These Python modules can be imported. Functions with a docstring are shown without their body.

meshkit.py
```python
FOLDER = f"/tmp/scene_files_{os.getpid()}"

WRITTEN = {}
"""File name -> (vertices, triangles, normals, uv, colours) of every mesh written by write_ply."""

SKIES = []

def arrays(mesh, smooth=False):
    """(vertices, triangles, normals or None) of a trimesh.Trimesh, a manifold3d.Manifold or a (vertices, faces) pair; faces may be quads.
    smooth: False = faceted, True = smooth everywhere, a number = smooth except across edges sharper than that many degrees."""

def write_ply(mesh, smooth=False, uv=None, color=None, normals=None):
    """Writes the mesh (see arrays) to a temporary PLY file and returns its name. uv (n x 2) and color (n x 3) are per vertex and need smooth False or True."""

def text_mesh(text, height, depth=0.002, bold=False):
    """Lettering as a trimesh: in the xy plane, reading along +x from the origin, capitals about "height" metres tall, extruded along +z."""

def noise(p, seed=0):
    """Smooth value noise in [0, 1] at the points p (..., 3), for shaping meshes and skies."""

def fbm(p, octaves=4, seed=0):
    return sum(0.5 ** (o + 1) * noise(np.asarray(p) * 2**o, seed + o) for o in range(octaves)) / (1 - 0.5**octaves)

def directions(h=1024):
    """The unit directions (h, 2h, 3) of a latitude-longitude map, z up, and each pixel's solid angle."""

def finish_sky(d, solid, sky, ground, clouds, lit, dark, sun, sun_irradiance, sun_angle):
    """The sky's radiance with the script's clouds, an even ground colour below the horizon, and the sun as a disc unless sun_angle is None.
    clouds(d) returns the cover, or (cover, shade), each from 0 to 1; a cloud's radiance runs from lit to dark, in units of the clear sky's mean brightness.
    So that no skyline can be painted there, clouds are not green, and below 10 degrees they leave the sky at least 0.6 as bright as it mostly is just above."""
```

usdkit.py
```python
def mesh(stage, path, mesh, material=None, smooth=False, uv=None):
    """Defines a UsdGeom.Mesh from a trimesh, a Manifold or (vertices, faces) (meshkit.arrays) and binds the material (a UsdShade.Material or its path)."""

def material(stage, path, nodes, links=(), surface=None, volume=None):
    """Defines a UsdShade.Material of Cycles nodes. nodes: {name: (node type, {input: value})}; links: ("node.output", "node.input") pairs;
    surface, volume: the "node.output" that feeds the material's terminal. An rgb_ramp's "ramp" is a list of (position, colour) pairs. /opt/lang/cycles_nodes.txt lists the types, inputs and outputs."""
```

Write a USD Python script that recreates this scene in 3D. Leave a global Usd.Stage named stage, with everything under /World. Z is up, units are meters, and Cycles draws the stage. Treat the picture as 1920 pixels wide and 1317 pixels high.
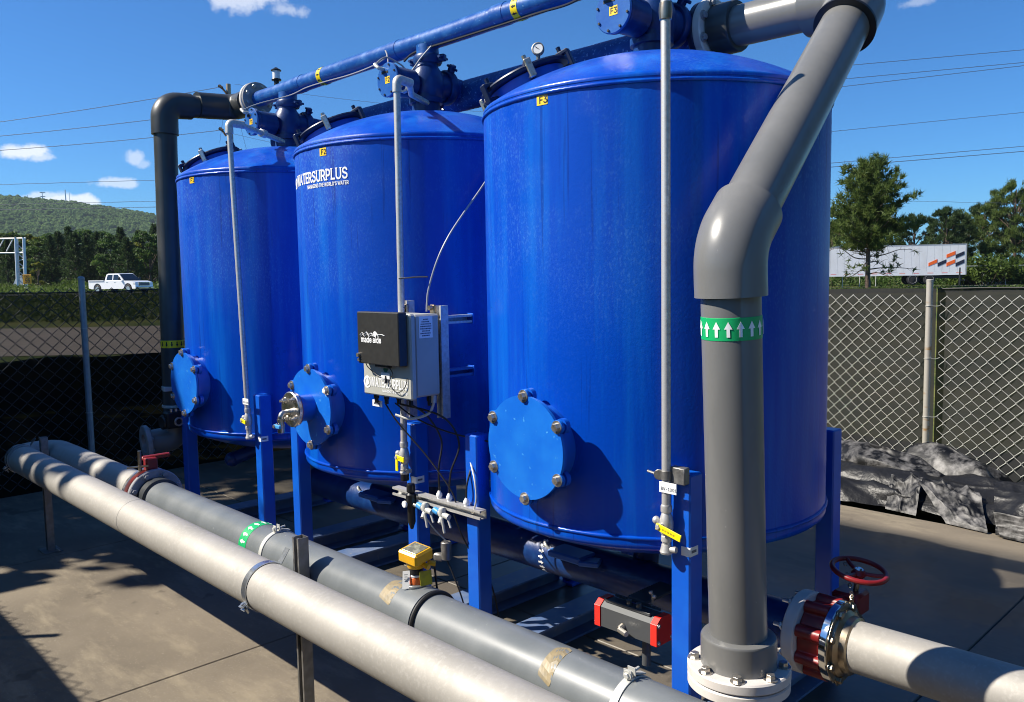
import math, random
import numpy as np, trimesh
import usdkit, meshkit
from pxr import Usd, UsdGeom, UsdLux, UsdShade, Sdf, Gf, Vt
from shapely.geometry import Polygon, Point, box as sbox
from scipy.optimize import brentq

stage = Usd.Stage.CreateInMemory()
UsdGeom.SetStageUpAxis(stage, UsdGeom.Tokens.z)
UsdGeom.SetStageMetersPerUnit(stage, 1.0)
UsdGeom.Xform.Define(stage, '/World')
UsdGeom.Scope.Define(stage, '/World/Looks')
rng = np.random.default_rng(7)
random.seed(7)

# ------------------------------------------------------------------ camera, sky, sun, exposure
CAM_H = 1.66
YAW, PITCH, ROLL = math.radians(44.12688), math.radians(-5.07277), math.radians(-0.991788)
FPX = 1562.77
FWD = np.array([math.sin(YAW) * math.cos(PITCH), math.cos(YAW) * math.cos(PITCH), math.sin(PITCH)])
_r = np.cross(FWD, [0, 0, 1.0]); _r /= np.linalg.norm(_r); _u = np.cross(_r, FWD)
RIGHT = math.cos(ROLL) * _r + math.sin(ROLL) * _u
UPV = -math.sin(ROLL) * _r + math.cos(ROLL) * _u
cam = UsdGeom.Camera.Define(stage, '/World/camera')
cam.AddTransformOp().Set(Gf.Matrix4d(*RIGHT, 0, *UPV, 0, *(-FWD), 0, 0, 0, CAM_H, 1))
cam.CreateHorizontalApertureAttr(36.0)
cam.CreateVerticalApertureAttr(36.0 * 702 / 1024)
cam.CreateFocalLengthAttr(36.0 * FPX / 1920)
cam.CreateClippingRangeAttr(Gf.Vec2f(0.05, 20000))
cam.CreateExposureAttr(0.82)

SUN = np.array([-0.555, 0.465, 0.69]); SUN /= np.linalg.norm(SUN)
sun = UsdLux.DistantLight.Define(stage, '/World/sun')
sun.CreateIntensityAttr(1.25); sun.CreateAngleAttr(0.53); sun.CreateNormalizeAttr(True)
sun.CreateColorAttr(Gf.Vec3f(1.0, 0.93, 0.82))
_sx = np.cross([0, 0, 1.0], SUN); _sx /= np.linalg.norm(_sx); _sy = np.cross(SUN, _sx)
sun.AddTransformOp().Set(Gf.Matrix4d(*_sx, 0, *_sy, 0, *SUN, 0, 0, 0, 30, 1))

SKY_STRENGTH = 0.06
nodes = {'sky': ('sky_texture', {'sky_type': 'single_scattering', 'sun_disc': False, 'sun_elevation': math.asin(SUN[2]),
                                 'sun_rotation': math.atan2(SUN[0], SUN[1]), 'altitude': 300.0, 'air_density': 1.0, 'aerosol_density': 0.35, 'ozone_density': 3.0}),
         'geo': ('texture_coordinate', {}), 'bg': ('background_shader', {'strength': SKY_STRENGTH}),
         'ns': ('noise_texture', {'scale': 30.0, 'detail': 9.0, 'roughness': 0.62}),
         'tint': ('mix', {'mix_type': 'multiply', 'fac': 1.0, 'color2': (0.34, 0.82, 1.32)})}
links = [('geo.generated', 'ns.vector'), ('sky.color', 'tint.color1')]

def direction(px, py):
    d = FWD + RIGHT * (px - 960) / FPX - UPV * (py - 658.5) / FPX
    return d / np.linalg.norm(d)

prev = None
CLOUDS = [(458, -4, 62, 24, 0.62), (532, 20, 36, 13, 0.42), (46, 286, 36, 13, 0.85), (74, 295, 24, 10, 0.6), (218, 343, 32, 9, 0.55), (254, 296, 17, 14, 0.5), (268, 308, 14, 9, 0.35),
          (132, 380, 46, 11, 0.85), (74, 371, 44, 9, 0.6), (1722, 4, 30, 8, 0.3), (-300, 250, 120, 40, 0.8), (2300, 200, 140, 40, 0.8), (900, -700, 200, 70, 0.8)]
for i, (px, py, sx, sy, k) in enumerate(CLOUDS):
    c = direction(px, py); rt = np.cross(c, [0, 0, 1.0]); rt /= np.linalg.norm(rt); up = np.cross(rt, c)
    for nm, v in (('a', rt * FPX / sx), ('b', up * FPX / sy), ('c', c)):
        nodes[f'{nm}{i}'] = ('vector_math', {'math_type': 'dot_product', 'vector2': tuple(v)})
        links.append(('geo.generated', f'{nm}{i}.vector1'))
    nodes[f'x{i}'] = ('math', {'math_type': 'multiply'}); nodes[f'y{i}'] = ('math', {'math_type': 'multiply'})
    nodes[f's{i}'] = ('math', {'math_type': 'add'}); nodes[f'q{i}'] = ('math', {'math_type': 'sqrt'})
    nodes[f'n{i}'] = ('math', {'math_type': 'multiply_add', 'value2': -3.4}); nodes[f'm{i}'] = ('map_range', {'range_type': 'smoothstep', 'from_min': -0.45, 'from_max': -1.25, 'to_min': 0.0, 'to_max': k, 'clamp': True})
    nodes[f'p{i}'] = ('math', {'math_type': 'greater_than', 'value2': 0.2}); nodes[f'w{i}'] = ('math', {'math_type': 'multiply'})
    links += [(f'a{i}.value', f'x{i}.value1'), (f'a{i}.value', f'x{i}.value2'), (f'b{i}.value', f'y{i}.value1'), (f'b{i}.value', f'y{i}.value2'),
              (f'x{i}.value', f's{i}.value1'), (f'y{i}.value', f's{i}.value2'), (f's{i}.value', f'q{i}.value1'),
              ('ns.fac', f'n{i}.value1'), (f'q{i}.value', f'n{i}.value3'), (f'n{i}.value', f'm{i}.value'),
              (f'c{i}.value', f'p{i}.value1'), (f'p{i}.value', f'w{i}.value1'), (f'm{i}.result', f'w{i}.value2')]
    if prev is None:
        prev = f'w{i}.value'
    else:
        nodes[f'k{i}'] = ('math', {'math_type': 'maximum'})
        links += [(prev, f'k{i}.value1'), (f'w{i}.value', f'k{i}.value2')]; prev = f'k{i}.value'
nodes['cloud'] = ('mix', {'mix_type': 'mix', 'color2': (9.5, 9.9, 10.6)})
links += [(prev, 'cloud.fac'), ('tint.color', 'cloud.color1'), ('cloud.color', 'bg.color')]
skymat = usdkit.material(stage, '/World/Looks/sky_look', nodes, links, surface='bg.background')
dome = UsdLux.DomeLight.Define(stage, '/World/sky')
UsdShade.MaterialBindingAPI.Apply(dome.GetPrim()).Bind(skymat)
dome.GetPrim().SetCustomDataByKey('kind', 'structure')
dome.GetPrim().SetCustomDataByKey('label', 'deep blue morning sky with a few small white clouds')
dome.GetPrim().SetCustomDataByKey('category', 'sky')

# ------------------------------------------------------------------ helpers
used = {}
def numbered(path):
    n = used.get(path, -1) + 1; used[path] = n
    return path if n == 0 else f'{path}_{n:03d}'

def setdata(p, label=None, cat=None, group=None, kind=None):
    for k, v in (('label', label), ('category', cat), ('group', group), ('kind', kind)):
        if v: p.SetCustomDataByKey(k, v)

class Node:
    def __init__(self, path, loc=(0, 0, 0)):
        self.path, self.loc = path, np.array(loc, float)
    @property
    def prim(self): return stage.GetPrimAtPath(self.path)
    def part(self, name, mesh, mat, smooth=35, label=None, kind=None):
        p = numbered(self.path + '/' + name)
        v, f = VF(mesh)
        usdkit.mesh(stage, p, (v - self.loc, f), mat, smooth)
        n = Node(p, self.loc)
        setdata(n.prim, label, None, None, kind)
        return n

def VF(mesh):
    if isinstance(mesh, tuple): return np.asarray(mesh[0], float), np.asarray(mesh[1], int)
    return np.array(mesh.vertices, float), np.array(mesh.faces, int)

def thing(name, label, cat, loc=(0, 0, 0), group=None, kind=None):
    p = numbered('/World/' + name)
    x = UsdGeom.Xform.Define(stage, p); x.AddTranslateOp().Set(Gf.Vec3d(*map(float, loc)))
    setdata(x.GetPrim(), label, cat, group, kind)
    return Node(p, loc)

def single(name, mesh, mat, label, cat, smooth=35, group=None, kind=None):
    p = numbered('/World/' + name)
    usdkit.mesh(stage, p, VF(mesh), mat, smooth)
    n = Node(p); setdata(n.prim, label, cat, group, kind)
    return n

def cat(*ms):
    vs, fs, n = [], [], 0
    for m in ms:
        if isinstance(m, list):
            v, f = cat(*m)
        else:
            v, f = VF(m)
        vs.append(v); fs.append(f + n); n += len(v)
    return np.vstack(vs), np.vstack(fs)

def V(*a): return np.array(a, float)
def unit(v): v = np.asarray(v, float); return v / np.linalg.norm(v)
def frame(axis):
    w = unit(axis); a = V(0, 0, 1) if abs(w[2]) < 0.9 else V(1, 0, 0)
    u = unit(np.cross(a, w)); return u, np.cross(w, u), w

def lathe(profile, origin, axis, n=32):
    """profile [(r, t)]: revolve round axis through origin; t along the axis."""
    u, v, w = frame(axis); o = V(*origin); P = np.array(profile, float)
    a = np.arange(n) * 2 * np.pi / n
    ring = np.cos(a)[:, None] * u + np.sin(a)[:, None] * v
    verts = (o + P[:, 1][:, None, None] * w + P[:, 0][:, None, None] * ring[None]).reshape(-1, 3)
    faces = []
    for i in range(len(P) - 1):
        for j in range(n):
            a0, a1, b0, b1 = i * n + j, i * n + (j + 1) % n, (i + 1) * n + j, (i + 1) * n + (j + 1) % n
            if P[i, 0] > 1e-7: faces.append((a0, a1, b1) if P[i + 1, 0] > 1e-7 else (a0, a1, b0))
            if P[i + 1, 0] > 1e-7: faces.append((a0, b1, b0))
    return verts, np.array(faces)

def cyl(p0, p1, r, n=20, bev=0.0):
    p0, p1 = V(*p0), V(*p1); L = np.linalg.norm(p1 - p0)
    if bev: prof = [(0, 0), (r - bev, 0), (r, bev), (r, L - bev), (r - bev, L), (0, L)]
    else: prof = [(0, 0), (r, 0), (r, L), (0, L)]
    return lathe(prof, p0, p1 - p0, n)

def ringdisc(center, axis, r_in, r_out, thick, n=40, bev=0.002):
    """a flat ring (flange) centred on center, thick along axis"""
    h = thick / 2
    return lathe([(r_in, -h), (r_out - bev, -h), (r_out, -h + bev), (r_out, h - bev), (r_out - bev, h), (r_in, h), (r_in, -h)], center, axis, n)

def disc(center, axis, r, thick, n=40, bev=0.002):
    h = thick / 2
    return lathe([(0, -h), (r - bev, -h), (r, -h + bev), (r, h - bev), (r - bev, h), (0, h)], center, axis, n)

def sphere(c, r, n=16, sc=(1, 1, 1)):
    m = trimesh.creation.uv_sphere(1.0, count=[n, n * 2]); return np.array(m.vertices) * r * np.array(sc) + V(*c), np.array(m.faces)

def tube(path, r, n=12, caps=True):
    p = np.asarray(path, float); R = np.broadcast_to(np.asarray(r, float), (len(p),))
    t = np.gradient(p, axis=0); t /= np.linalg.norm(t, axis=1)[:, None] + 1e-12
    u = frame(t[0])[0]; us = []
    for k in range(len(p)):
        u = u - t[k] * (u @ t[k]); u /= np.linalg.norm(u); us.append(u)
    us = np.array(us); vs = np.cross(t, us); a = np.arange(n) * 2 * np.pi / n
    V_ = (p[:, None] + R[:, None, None] * (np.cos(a)[None, :, None] * us[:, None] + np.sin(a)[None, :, None] * vs[:, None])).reshape(-1, 3)
    i, j = np.meshgrid(np.arange(len(p) - 1), np.arange(n), indexing='ij')
    q = np.stack([i * n + j, i * n + (j + 1) % n, (i + 1) * n + (j + 1) % n, (i + 1) * n + j], -1).reshape(-1, 4)
    F = np.vstack([q[:, [0, 1, 2]], q[:, [0, 2, 3]]])
    if caps:
        m = len(V_); V_ = np.vstack([V_, p[0], p[-1]])
        k = np.arange(n)
        F = np.vstack([F, np.stack([np.full(n, m), (k + 1) % n, k], 1), np.stack([np.full(n, m + 1), (len(p) - 1) * n + k, (len(p) - 1) * n + (k + 1) % n], 1)])
    return V_, F

def fillet(pts, rad, n=8):
    pts = [V(*p) for p in pts]; out = [pts[0]]
    for i in range(1, len(pts) - 1):
        a, b, c = pts[i - 1], pts[i], pts[i + 1]
        d1, d2 = unit(a - b), unit(c - b); ang = math.acos(np.clip(d1 @ d2, -1, 1)); r_ = rad[i - 1] if isinstance(rad, (list, tuple)) else rad
        L = min(r_ / math.tan(ang / 2), 0.49 * np.linalg.norm(a - b), 0.49 * np.linalg.norm(c - b)); rr = L * math.tan(ang / 2)
        ctr = b + unit(d1 + d2) * (rr / math.sin(ang / 2))
        s, e = b + d1 * L - ctr, b + d2 * L - ctr; th = math.acos(np.clip(unit(s) @ unit(e), -1, 1))
        for k in range(n + 1):
            f = k / n; out.append(ctr + (math.sin((1 - f) * th) * s + math.sin(f * th) * e) / math.sin(th))
    out.append(pts[-1]); return np.array(out)

def curve(pts, n=40):
    """smooth Catmull-Rom through points"""
    P = np.array([pts[0]] + list(pts) + [pts[-1]], float); out = []
    m = max(2, n // (len(pts) - 1))
    for i in range(1, len(P) - 2):
        for k in range(m):
            t = k / m; a, b, c, d = P[i - 1], P[i], P[i + 1], P[i + 2]
            out.append(0.5 * (2 * b + (c - a) * t + (2 * a - 5 * b + 4 * c - d) * t * t + (3 * b - a - 3 * c + d) * t ** 3))
    out.append(P[-2]); return np.array(out)

def box(lo, hi, bev=0.0):
    lo, hi = np.minimum(lo, hi).astype(float), np.maximum(lo, hi).astype(float); c, e = (lo + hi) / 2, (hi - lo) / 2
    if not bev:
        m = trimesh.creation.box(e * 2); return np.array(m.vertices) + c, np.array(m.faces)
    b = min(bev, e.min() * 0.49); pts = []
    for s in np.ndindex(2, 2, 2):
        s = np.array(s) * 2 - 1
        for k in range(3):
            q = e - b; q = q.copy(); q[k] = e[k]; pts.append(s * q + c)
    m = trimesh.Trimesh(pts).convex_hull; return np.array(m.vertices), np.array(m.faces)

def obox(center, ax, ay, az, size, bev=0.0):
    """box with axes ax, ay, az and full size"""
    v, f = box(-np.array(size) / 2, np.array(size) / 2, bev)
    return v @ np.array([unit(ax), unit(ay), unit(az)]) + V(*center), f

def extrude(poly, origin, ux, uy, depth):
    m = trimesh.creation.extrude_polygon(poly, depth, engine='earcut'); v = np.array(m.vertices)
    ux, uy = unit(ux), unit(uy); uz = np.cross(ux, uy)
    return v @ np.array([ux, uy, uz]) + V(*origin), np.array(m.faces)

def bolt(p, axis, r=0.012, h=0.011, washer=True):
    u, v, w = frame(axis); p = V(*p); parts = []
    if washer: parts.append(lathe([(0, 0), (r * 1.55, 0), (r * 1.55, 0.0028), (0, 0.0028)], p, w, 14))
    parts.append(lathe([(0, 0.002), (r, 0.002), (r, h * 0.85), (r * 0.86, h), (0, h)], p, w, 6))
    return cat(*parts)

def text(s, h, origin, ux, uy, depth=0.0012, bold=False, width=None):
    m = meshkit.text_mesh(s, h, depth, bold); v = np.array(m.vertices)
    if width: v[:, 0] *= width / (v[:, 0].max() - v[:, 0].min())
    ux, uy = unit(ux), unit(uy); uz = np.cross(ux, uy)
    return v @ np.array([ux, uy, uz]) + V(*origin), np.array(m.faces)

def wrapz(mesh, C, R, a0, z0):
    """flat mesh (x along, y up, z out) wrapped round a vertical cylinder at angle a0 growing with x"""
    v, f = VF(mesh); m = trimesh.Trimesh(v, f, process=False)
    if v[:, 0].max() - v[:, 0].min() > 0.03:
        m = m.subdivide_to_size(0.02, max_iter=20) if hasattr(m, 'subdivide_to_size') else m
    v, f = np.array(m.vertices), np.array(m.faces); a = a0 + v[:, 0] / R
    return np.stack([C[0] + (R + v[:, 2]) * np.cos(a), C[1] + (R + v[:, 2]) * np.sin(a), z0 + v[:, 1]], 1), f

ARROW = Polygon([(-0.2, -0.5), (0.2, -0.5), (0.2, 0.02), (0.5, 0.02), (0, 0.5), (-0.5, 0.02), (-0.2, 0.02)])

def wrap_any(poly, c, axis, R, a0, t0, sx, sy, along=True, lift=0.0012):
    """a small flat shape laid on a pipe: poly x runs round the pipe, y along its axis"""
    m = trimesh.creation.extrude_polygon(poly, 0.0006, engine='earcut'); v = np.array(m.vertices); f = np.array(m.faces)
    m = trimesh.Trimesh(v, f).subdivide().subdivide(); v, f = np.array(m.vertices), np.array(m.faces)
    u, w_, w = frame(axis); a = a0 + v[:, 0] * sx / R; rr = R + lift + v[:, 2]
    return V(*c) + rr[:, None] * (np.cos(a)[:, None] * u + np.sin(a)[:, None] * w_) + (t0 + v[:, 1] * sy)[:, None] * w, f

# ------------------------------------------------------------------ materials
MATS = {}
def mat(name, color, rough=0.5, metal=0.0, spec=0.5, color2=None, nscale=8.0, ramp=(0.4, 0.65), detail=5.0, stretch=None, bump=0.0, bscale=40.0, bdist=0.002, rough2=None, coat=0.0, color3=None, n3=60.0, ramp3=(0.6, 0.7), nrough=0.55, stretch3=None):
    n = {'p': ('principled_bsdf', {'base_color': color, 'roughness': rough, 'metallic': metal, 'specular_ior_level': spec, 'coat_weight': coat, 'coat_roughness': 0.08}), 'g': ('geometry', {})}
    L = []
    src = 'g.position'
    if color2 is not None or rough2 is not None:
        if stretch:
            n['mp'] = ('mapping', {'mapping_type': 'point', 'scale': stretch}); L.append(('g.position', 'mp.vector')); src = 'mp.vector'
        n['n1'] = ('noise_texture', {'scale': nscale, 'detail': detail, 'roughness': nrough}); L.append((src, 'n1.vector'))
        n['r1'] = ('map_range', {'from_min': ramp[0], 'from_max': ramp[1], 'clamp': True}); L.append(('n1.fac', 'r1.value'))
        if color2 is not None:
            n['mx'] = ('mix', {'mix_type': 'mix', 'color1': color, 'color2': color2}); L += [('r1.result', 'mx.fac')]
            last = 'mx.color'
            if color3 is not None:
                s3 = 'g.position'
                if stretch3:
                    n['mp3'] = ('mapping', {'mapping_type': 'point', 'scale': stretch3}); L.append(('g.position', 'mp3.vector')); s3 = 'mp3.vector'
                n['n3'] = ('noise_texture', {'scale': n3, 'detail': 3.0, 'roughness': 0.6}); L.append((s3, 'n3.vector'))
                n['r3'] = ('map_range', {'from_min': ramp3[0], 'from_max': ramp3[1], 'clamp': True}); L.append(('n3.fac', 'r3.value'))
                n['mx3'] = ('mix', {'mix_type': 'mix', 'color2': color3}); L += [('r3.result', 'mx3.fac'), (last, 'mx3.color1')]; last = 'mx3.color'
            L.append((last, 'p.base_color'))
        if rough2 is not None:
            n['rr'] = ('map_range', {'from_min': 0.0, 'from_max': 1.0, 'to_min': rough, 'to_max': rough2}); L += [('r1.result', 'rr.value'), ('rr.result', 'p.roughness')]
    if bump:
        n['nb'] = ('noise_texture', {'scale': bscale, 'detail': 4.0}); n['b'] = ('bump', {'strength': bump, 'distance': bdist})
        L += [('g.position', 'nb.vector'), ('nb.fac', 'b.height'), ('b.normal', 'p.normal')]
    MATS[name] = usdkit.material(stage, '/World/Looks/' + name, n, L, surface='p.BSDF')
    return MATS[name]

mat('blue_pipe', (0.004, 0.065, 0.28), 0.34, color2=(0.012, 0.12, 0.38), nscale=14, ramp=(0.45, 0.75), color3=(0.16, 0.33, 0.56), n3=70, ramp3=(0.64, 0.72), bump=0.25, bscale=45, bdist=0.004, rough2=0.5)
mat('blue_steel', (0.003, 0.085, 0.50), 0.33, color2=(0.006, 0.12, 0.56), nscale=6, ramp=(0.45, 0.75), bump=0.12, bscale=60, bdist=0.002)
mat('blue_header', (0.004, 0.045, 0.20), 0.5, spec=0.25, color2=(0.010, 0.085, 0.30), nscale=14, ramp=(0.45, 0.75), color3=(0.18, 0.36, 0.58), n3=60, ramp3=(0.60, 0.70), bump=0.25, bscale=45, bdist=0.004)
mat('blue_cover', (0.004, 0.115, 0.54), 0.38, spec=0.35, color2=(0.009, 0.155, 0.58), nscale=7, ramp=(0.42, 0.7), color3=(0.08, 0.33, 0.66), n3=38, ramp3=(0.66, 0.74), bump=0.1, bscale=70)
mat('blue_bracket', (0.03, 0.13, 0.42), 0.45)
mat('beam_paint', (0.075, 0.13, 0.27), 0.5, color2=(0.15, 0.19, 0.28), nscale=9, ramp=(0.35, 0.7), color3=(0.24, 0.25, 0.27), n3=40, ramp3=(0.62, 0.72))
mat('blue_valve', (0.003, 0.026, 0.125), 0.36, color2=(0.008, 0.05, 0.18), nscale=16, ramp=(0.45, 0.75), bump=0.3, bscale=55, bdist=0.004)
mat('blue_disc', (0.012, 0.085, 0.32), 0.32, color2=(0.03, 0.13, 0.36), nscale=14, ramp=(0.4, 0.7), bump=0.15, bscale=60)
mat('dark_blue', (0.004, 0.012, 0.05), 0.42, color2=(0.01, 0.02, 0.05), nscale=20)
mat('pvc_grey', (0.125, 0.138, 0.142), 0.34, color2=(0.155, 0.168, 0.172), nscale=5, ramp=(0.4, 0.7), stretch=(1, 1, 0.4), rough2=0.46, color3=(0.24, 0.25, 0.24), n3=30, ramp3=(0.70, 0.76))
mat('pvc_riser', (0.135, 0.136, 0.132), 0.28, color2=(0.165, 0.163, 0.156), nscale=3, ramp=(0.4, 0.7), stretch=(1.5, 1.5, 0.5), rough2=0.38, color3=(0.26, 0.25, 0.24), n3=45, ramp3=(0.73, 0.77))
mat('pvc_dark', (0.032, 0.036, 0.038), 0.34, color2=(0.045, 0.048, 0.047), nscale=4, ramp=(0.4, 0.7), rough2=0.48)  # darker grey: the shade side of the left riser is put into the colour
mat('pvc_flange_white', (0.60, 0.57, 0.53), 0.45, color2=(0.53, 0.49, 0.45), nscale=12, ramp=(0.45, 0.7), bump=0.1, bscale=50)
mat('grey_flange', (0.27, 0.27, 0.28), 0.45, color2=(0.2, 0.2, 0.21), nscale=14)
mat('stainless_pipe', (0.375, 0.355, 0.32), 0.56, 0.25, color2=(0.31, 0.295, 0.265), nscale=5, ramp=(0.35, 0.7), detail=8, rough2=0.66, color3=(0.40, 0.38, 0.345), n3=60, ramp3=(0.50, 0.75), bump=0.03, bscale=220, bdist=0.001)
mat('stainless', (0.66, 0.63, 0.58), 0.24, 1.0, color2=(0.5, 0.47, 0.43), nscale=25, ramp=(0.4, 0.7), rough2=0.4)
mat('chrome', (0.75, 0.75, 0.75), 0.10, 1.0)
mat('bronze_steel', (0.42, 0.36, 0.27), 0.33, 1.0, color2=(0.32, 0.25, 0.18), nscale=30)
mat('bolt_steel', (0.58, 0.55, 0.50), 0.32, 0.9, color2=(0.42, 0.33, 0.24), nscale=60, ramp=(0.5, 0.7))
mat('galvanized', (0.60, 0.59, 0.56), 0.42, 0.55, color2=(0.47, 0.46, 0.44), nscale=55, ramp=(0.4, 0.65), detail=2, rough2=0.55, bump=0.06, bscale=120)
mat('strut_steel', (0.20, 0.195, 0.185), 0.42, 0.75, color2=(0.29, 0.28, 0.26), nscale=25, rough2=0.6)
mat('fence_post_steel', (0.47, 0.44, 0.38), 0.5, 0.4, color2=(0.40, 0.24, 0.10), nscale=16, ramp=(0.60, 0.70), stretch=(0.4, 0.4, 1.6), detail=4)
mat('fence_post_blue', (0.30, 0.32, 0.34), 0.5, 0.4, color2=(0.24, 0.25, 0.26), nscale=16)
mat('wire_steel', (0.50, 0.50, 0.46), 0.5, 0.4)
mat('wire_dark', (0.045, 0.045, 0.048), 0.5, 0.3)
mat('zinc_strap', (0.70, 0.73, 0.76), 0.22, 0.9, color2=(0.5, 0.53, 0.56), nscale=60)
mat('grey_strap', (0.50, 0.50, 0.46), 0.45, 0.2)
mat('red_paint', (0.22, 0.010, 0.010), 0.38, color2=(0.16, 0.009, 0.009), nscale=20, bump=0.15, bscale=80)
mat('red_plastic', (0.75, 0.03, 0.02), 0.35)
mat('white_paint', (0.78, 0.77, 0.74), 0.4)
mat('white_plastic', (0.76, 0.76, 0.74), 0.45)
mat('print_white', (0.82, 0.82, 0.80), 0.5)
mat('print_black', (0.012, 0.012, 0.012), 0.5)
mat('print_dark_grey', (0.10, 0.11, 0.14), 0.5)
mat('sticker_yellow', (0.86, 0.56, 0.02), 0.45)
mat('band_yellow', (0.80, 0.60, 0.01), 0.4)
mat('band_green', (0.006, 0.36, 0.11), 0.4)
mat('yellow_plastic', (0.80, 0.42, 0.004), 0.36, color2=(0.70, 0.36, 0.005), nscale=20)
mat('yellow_handle', (0.88, 0.70, 0.005), 0.38)
mat('orange_plastic', (0.72, 0.15, 0.03), 0.4)
mat('tag_olive', (0.45, 0.36, 0.01), 0.5, color2=(0.30, 0.24, 0.02), nscale=40)
mat('black_plastic', (0.010, 0.010, 0.010), 0.38)
mat('rubber_black', (0.012, 0.012, 0.012), 0.6)
mat('display_grey', (0.14, 0.14, 0.11), 0.25, color2=(0.30, 0.30, 0.22), nscale=60, ramp=(0.45, 0.6))
mat('light_blue_plastic', (0.05, 0.28, 0.62), 0.4)
mat('enclosure_grey', (0.40, 0.40, 0.35), 0.42, color2=(0.37, 0.37, 0.325), nscale=6)
mat('door_black', (0.020, 0.019, 0.017), 0.45, color2=(0.026, 0.025, 0.022), nscale=30)
mat('actuator_grey', (0.085, 0.09, 0.095), 0.42, 0.3)
mat('teal_label', (0.01, 0.12, 0.08), 0.4)
mat('clear_cap', (0.75, 0.76, 0.76), 0.2)
mat('stain_tan', (0.27, 0.21, 0.11), 0.5, color2=(0.20, 0.165, 0.10), nscale=40)
mat('wood_pole', (0.26, 0.23, 0.19), 0.85, color2=(0.17, 0.14, 0.11), nscale=12, stretch=(1, 1, 0.1))
mat('wood_block', (0.30, 0.23, 0.16), 0.7, color2=(0.2, 0.15, 0.10), nscale=20)
mat('cable_black', (0.010, 0.010, 0.011), 0.45)
mat('cable_white', (0.30, 0.30, 0.31), 0.4)
mat('bark', (0.075, 0.05, 0.035), 0.9, color2=(0.13, 0.085, 0.06), nscale=9, stretch=(1, 1, 0.35), bump=0.6, bscale=16, bdist=0.03)
mat('asphalt', (0.055, 0.055, 0.056), 0.85, color2=(0.075, 0.074, 0.072), nscale=3)
mat('gravel', (0.24, 0.20, 0.165), 0.9, color2=(0.16, 0.135, 0.11), nscale=2.5, ramp=(0.35, 0.65), detail=8)
mat('truck_white', (0.80, 0.80, 0.79), 0.25, coat=0.5)
mat('trailer_white', (0.74, 0.745, 0.75), 0.4, color2=(0.66, 0.66, 0.65), nscale=1.5, ramp=(0.45, 0.75), stretch=(1, 1, 0.3))
mat('tyre', (0.012, 0.012, 0.012), 0.7)
mat('car_glass', (0.012, 0.015, 0.018), 0.06, 0.0, 0.8)
mat('sign_orange', (0.80, 0.36, 0.01), 0.45)
mat('trailer_orange', (0.82, 0.13, 0.015), 0.4)
mat('trailer_navy', (0.018, 0.02, 0.04), 0.4)
mat('far_steel', (0.42, 0.44, 0.46), 0.5, 0.4)

def special(name, n, L, surface='p.BSDF'):
    MATS[name] = usdkit.material(stage, '/World/Looks/' + name, n, L, surface=surface)

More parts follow.
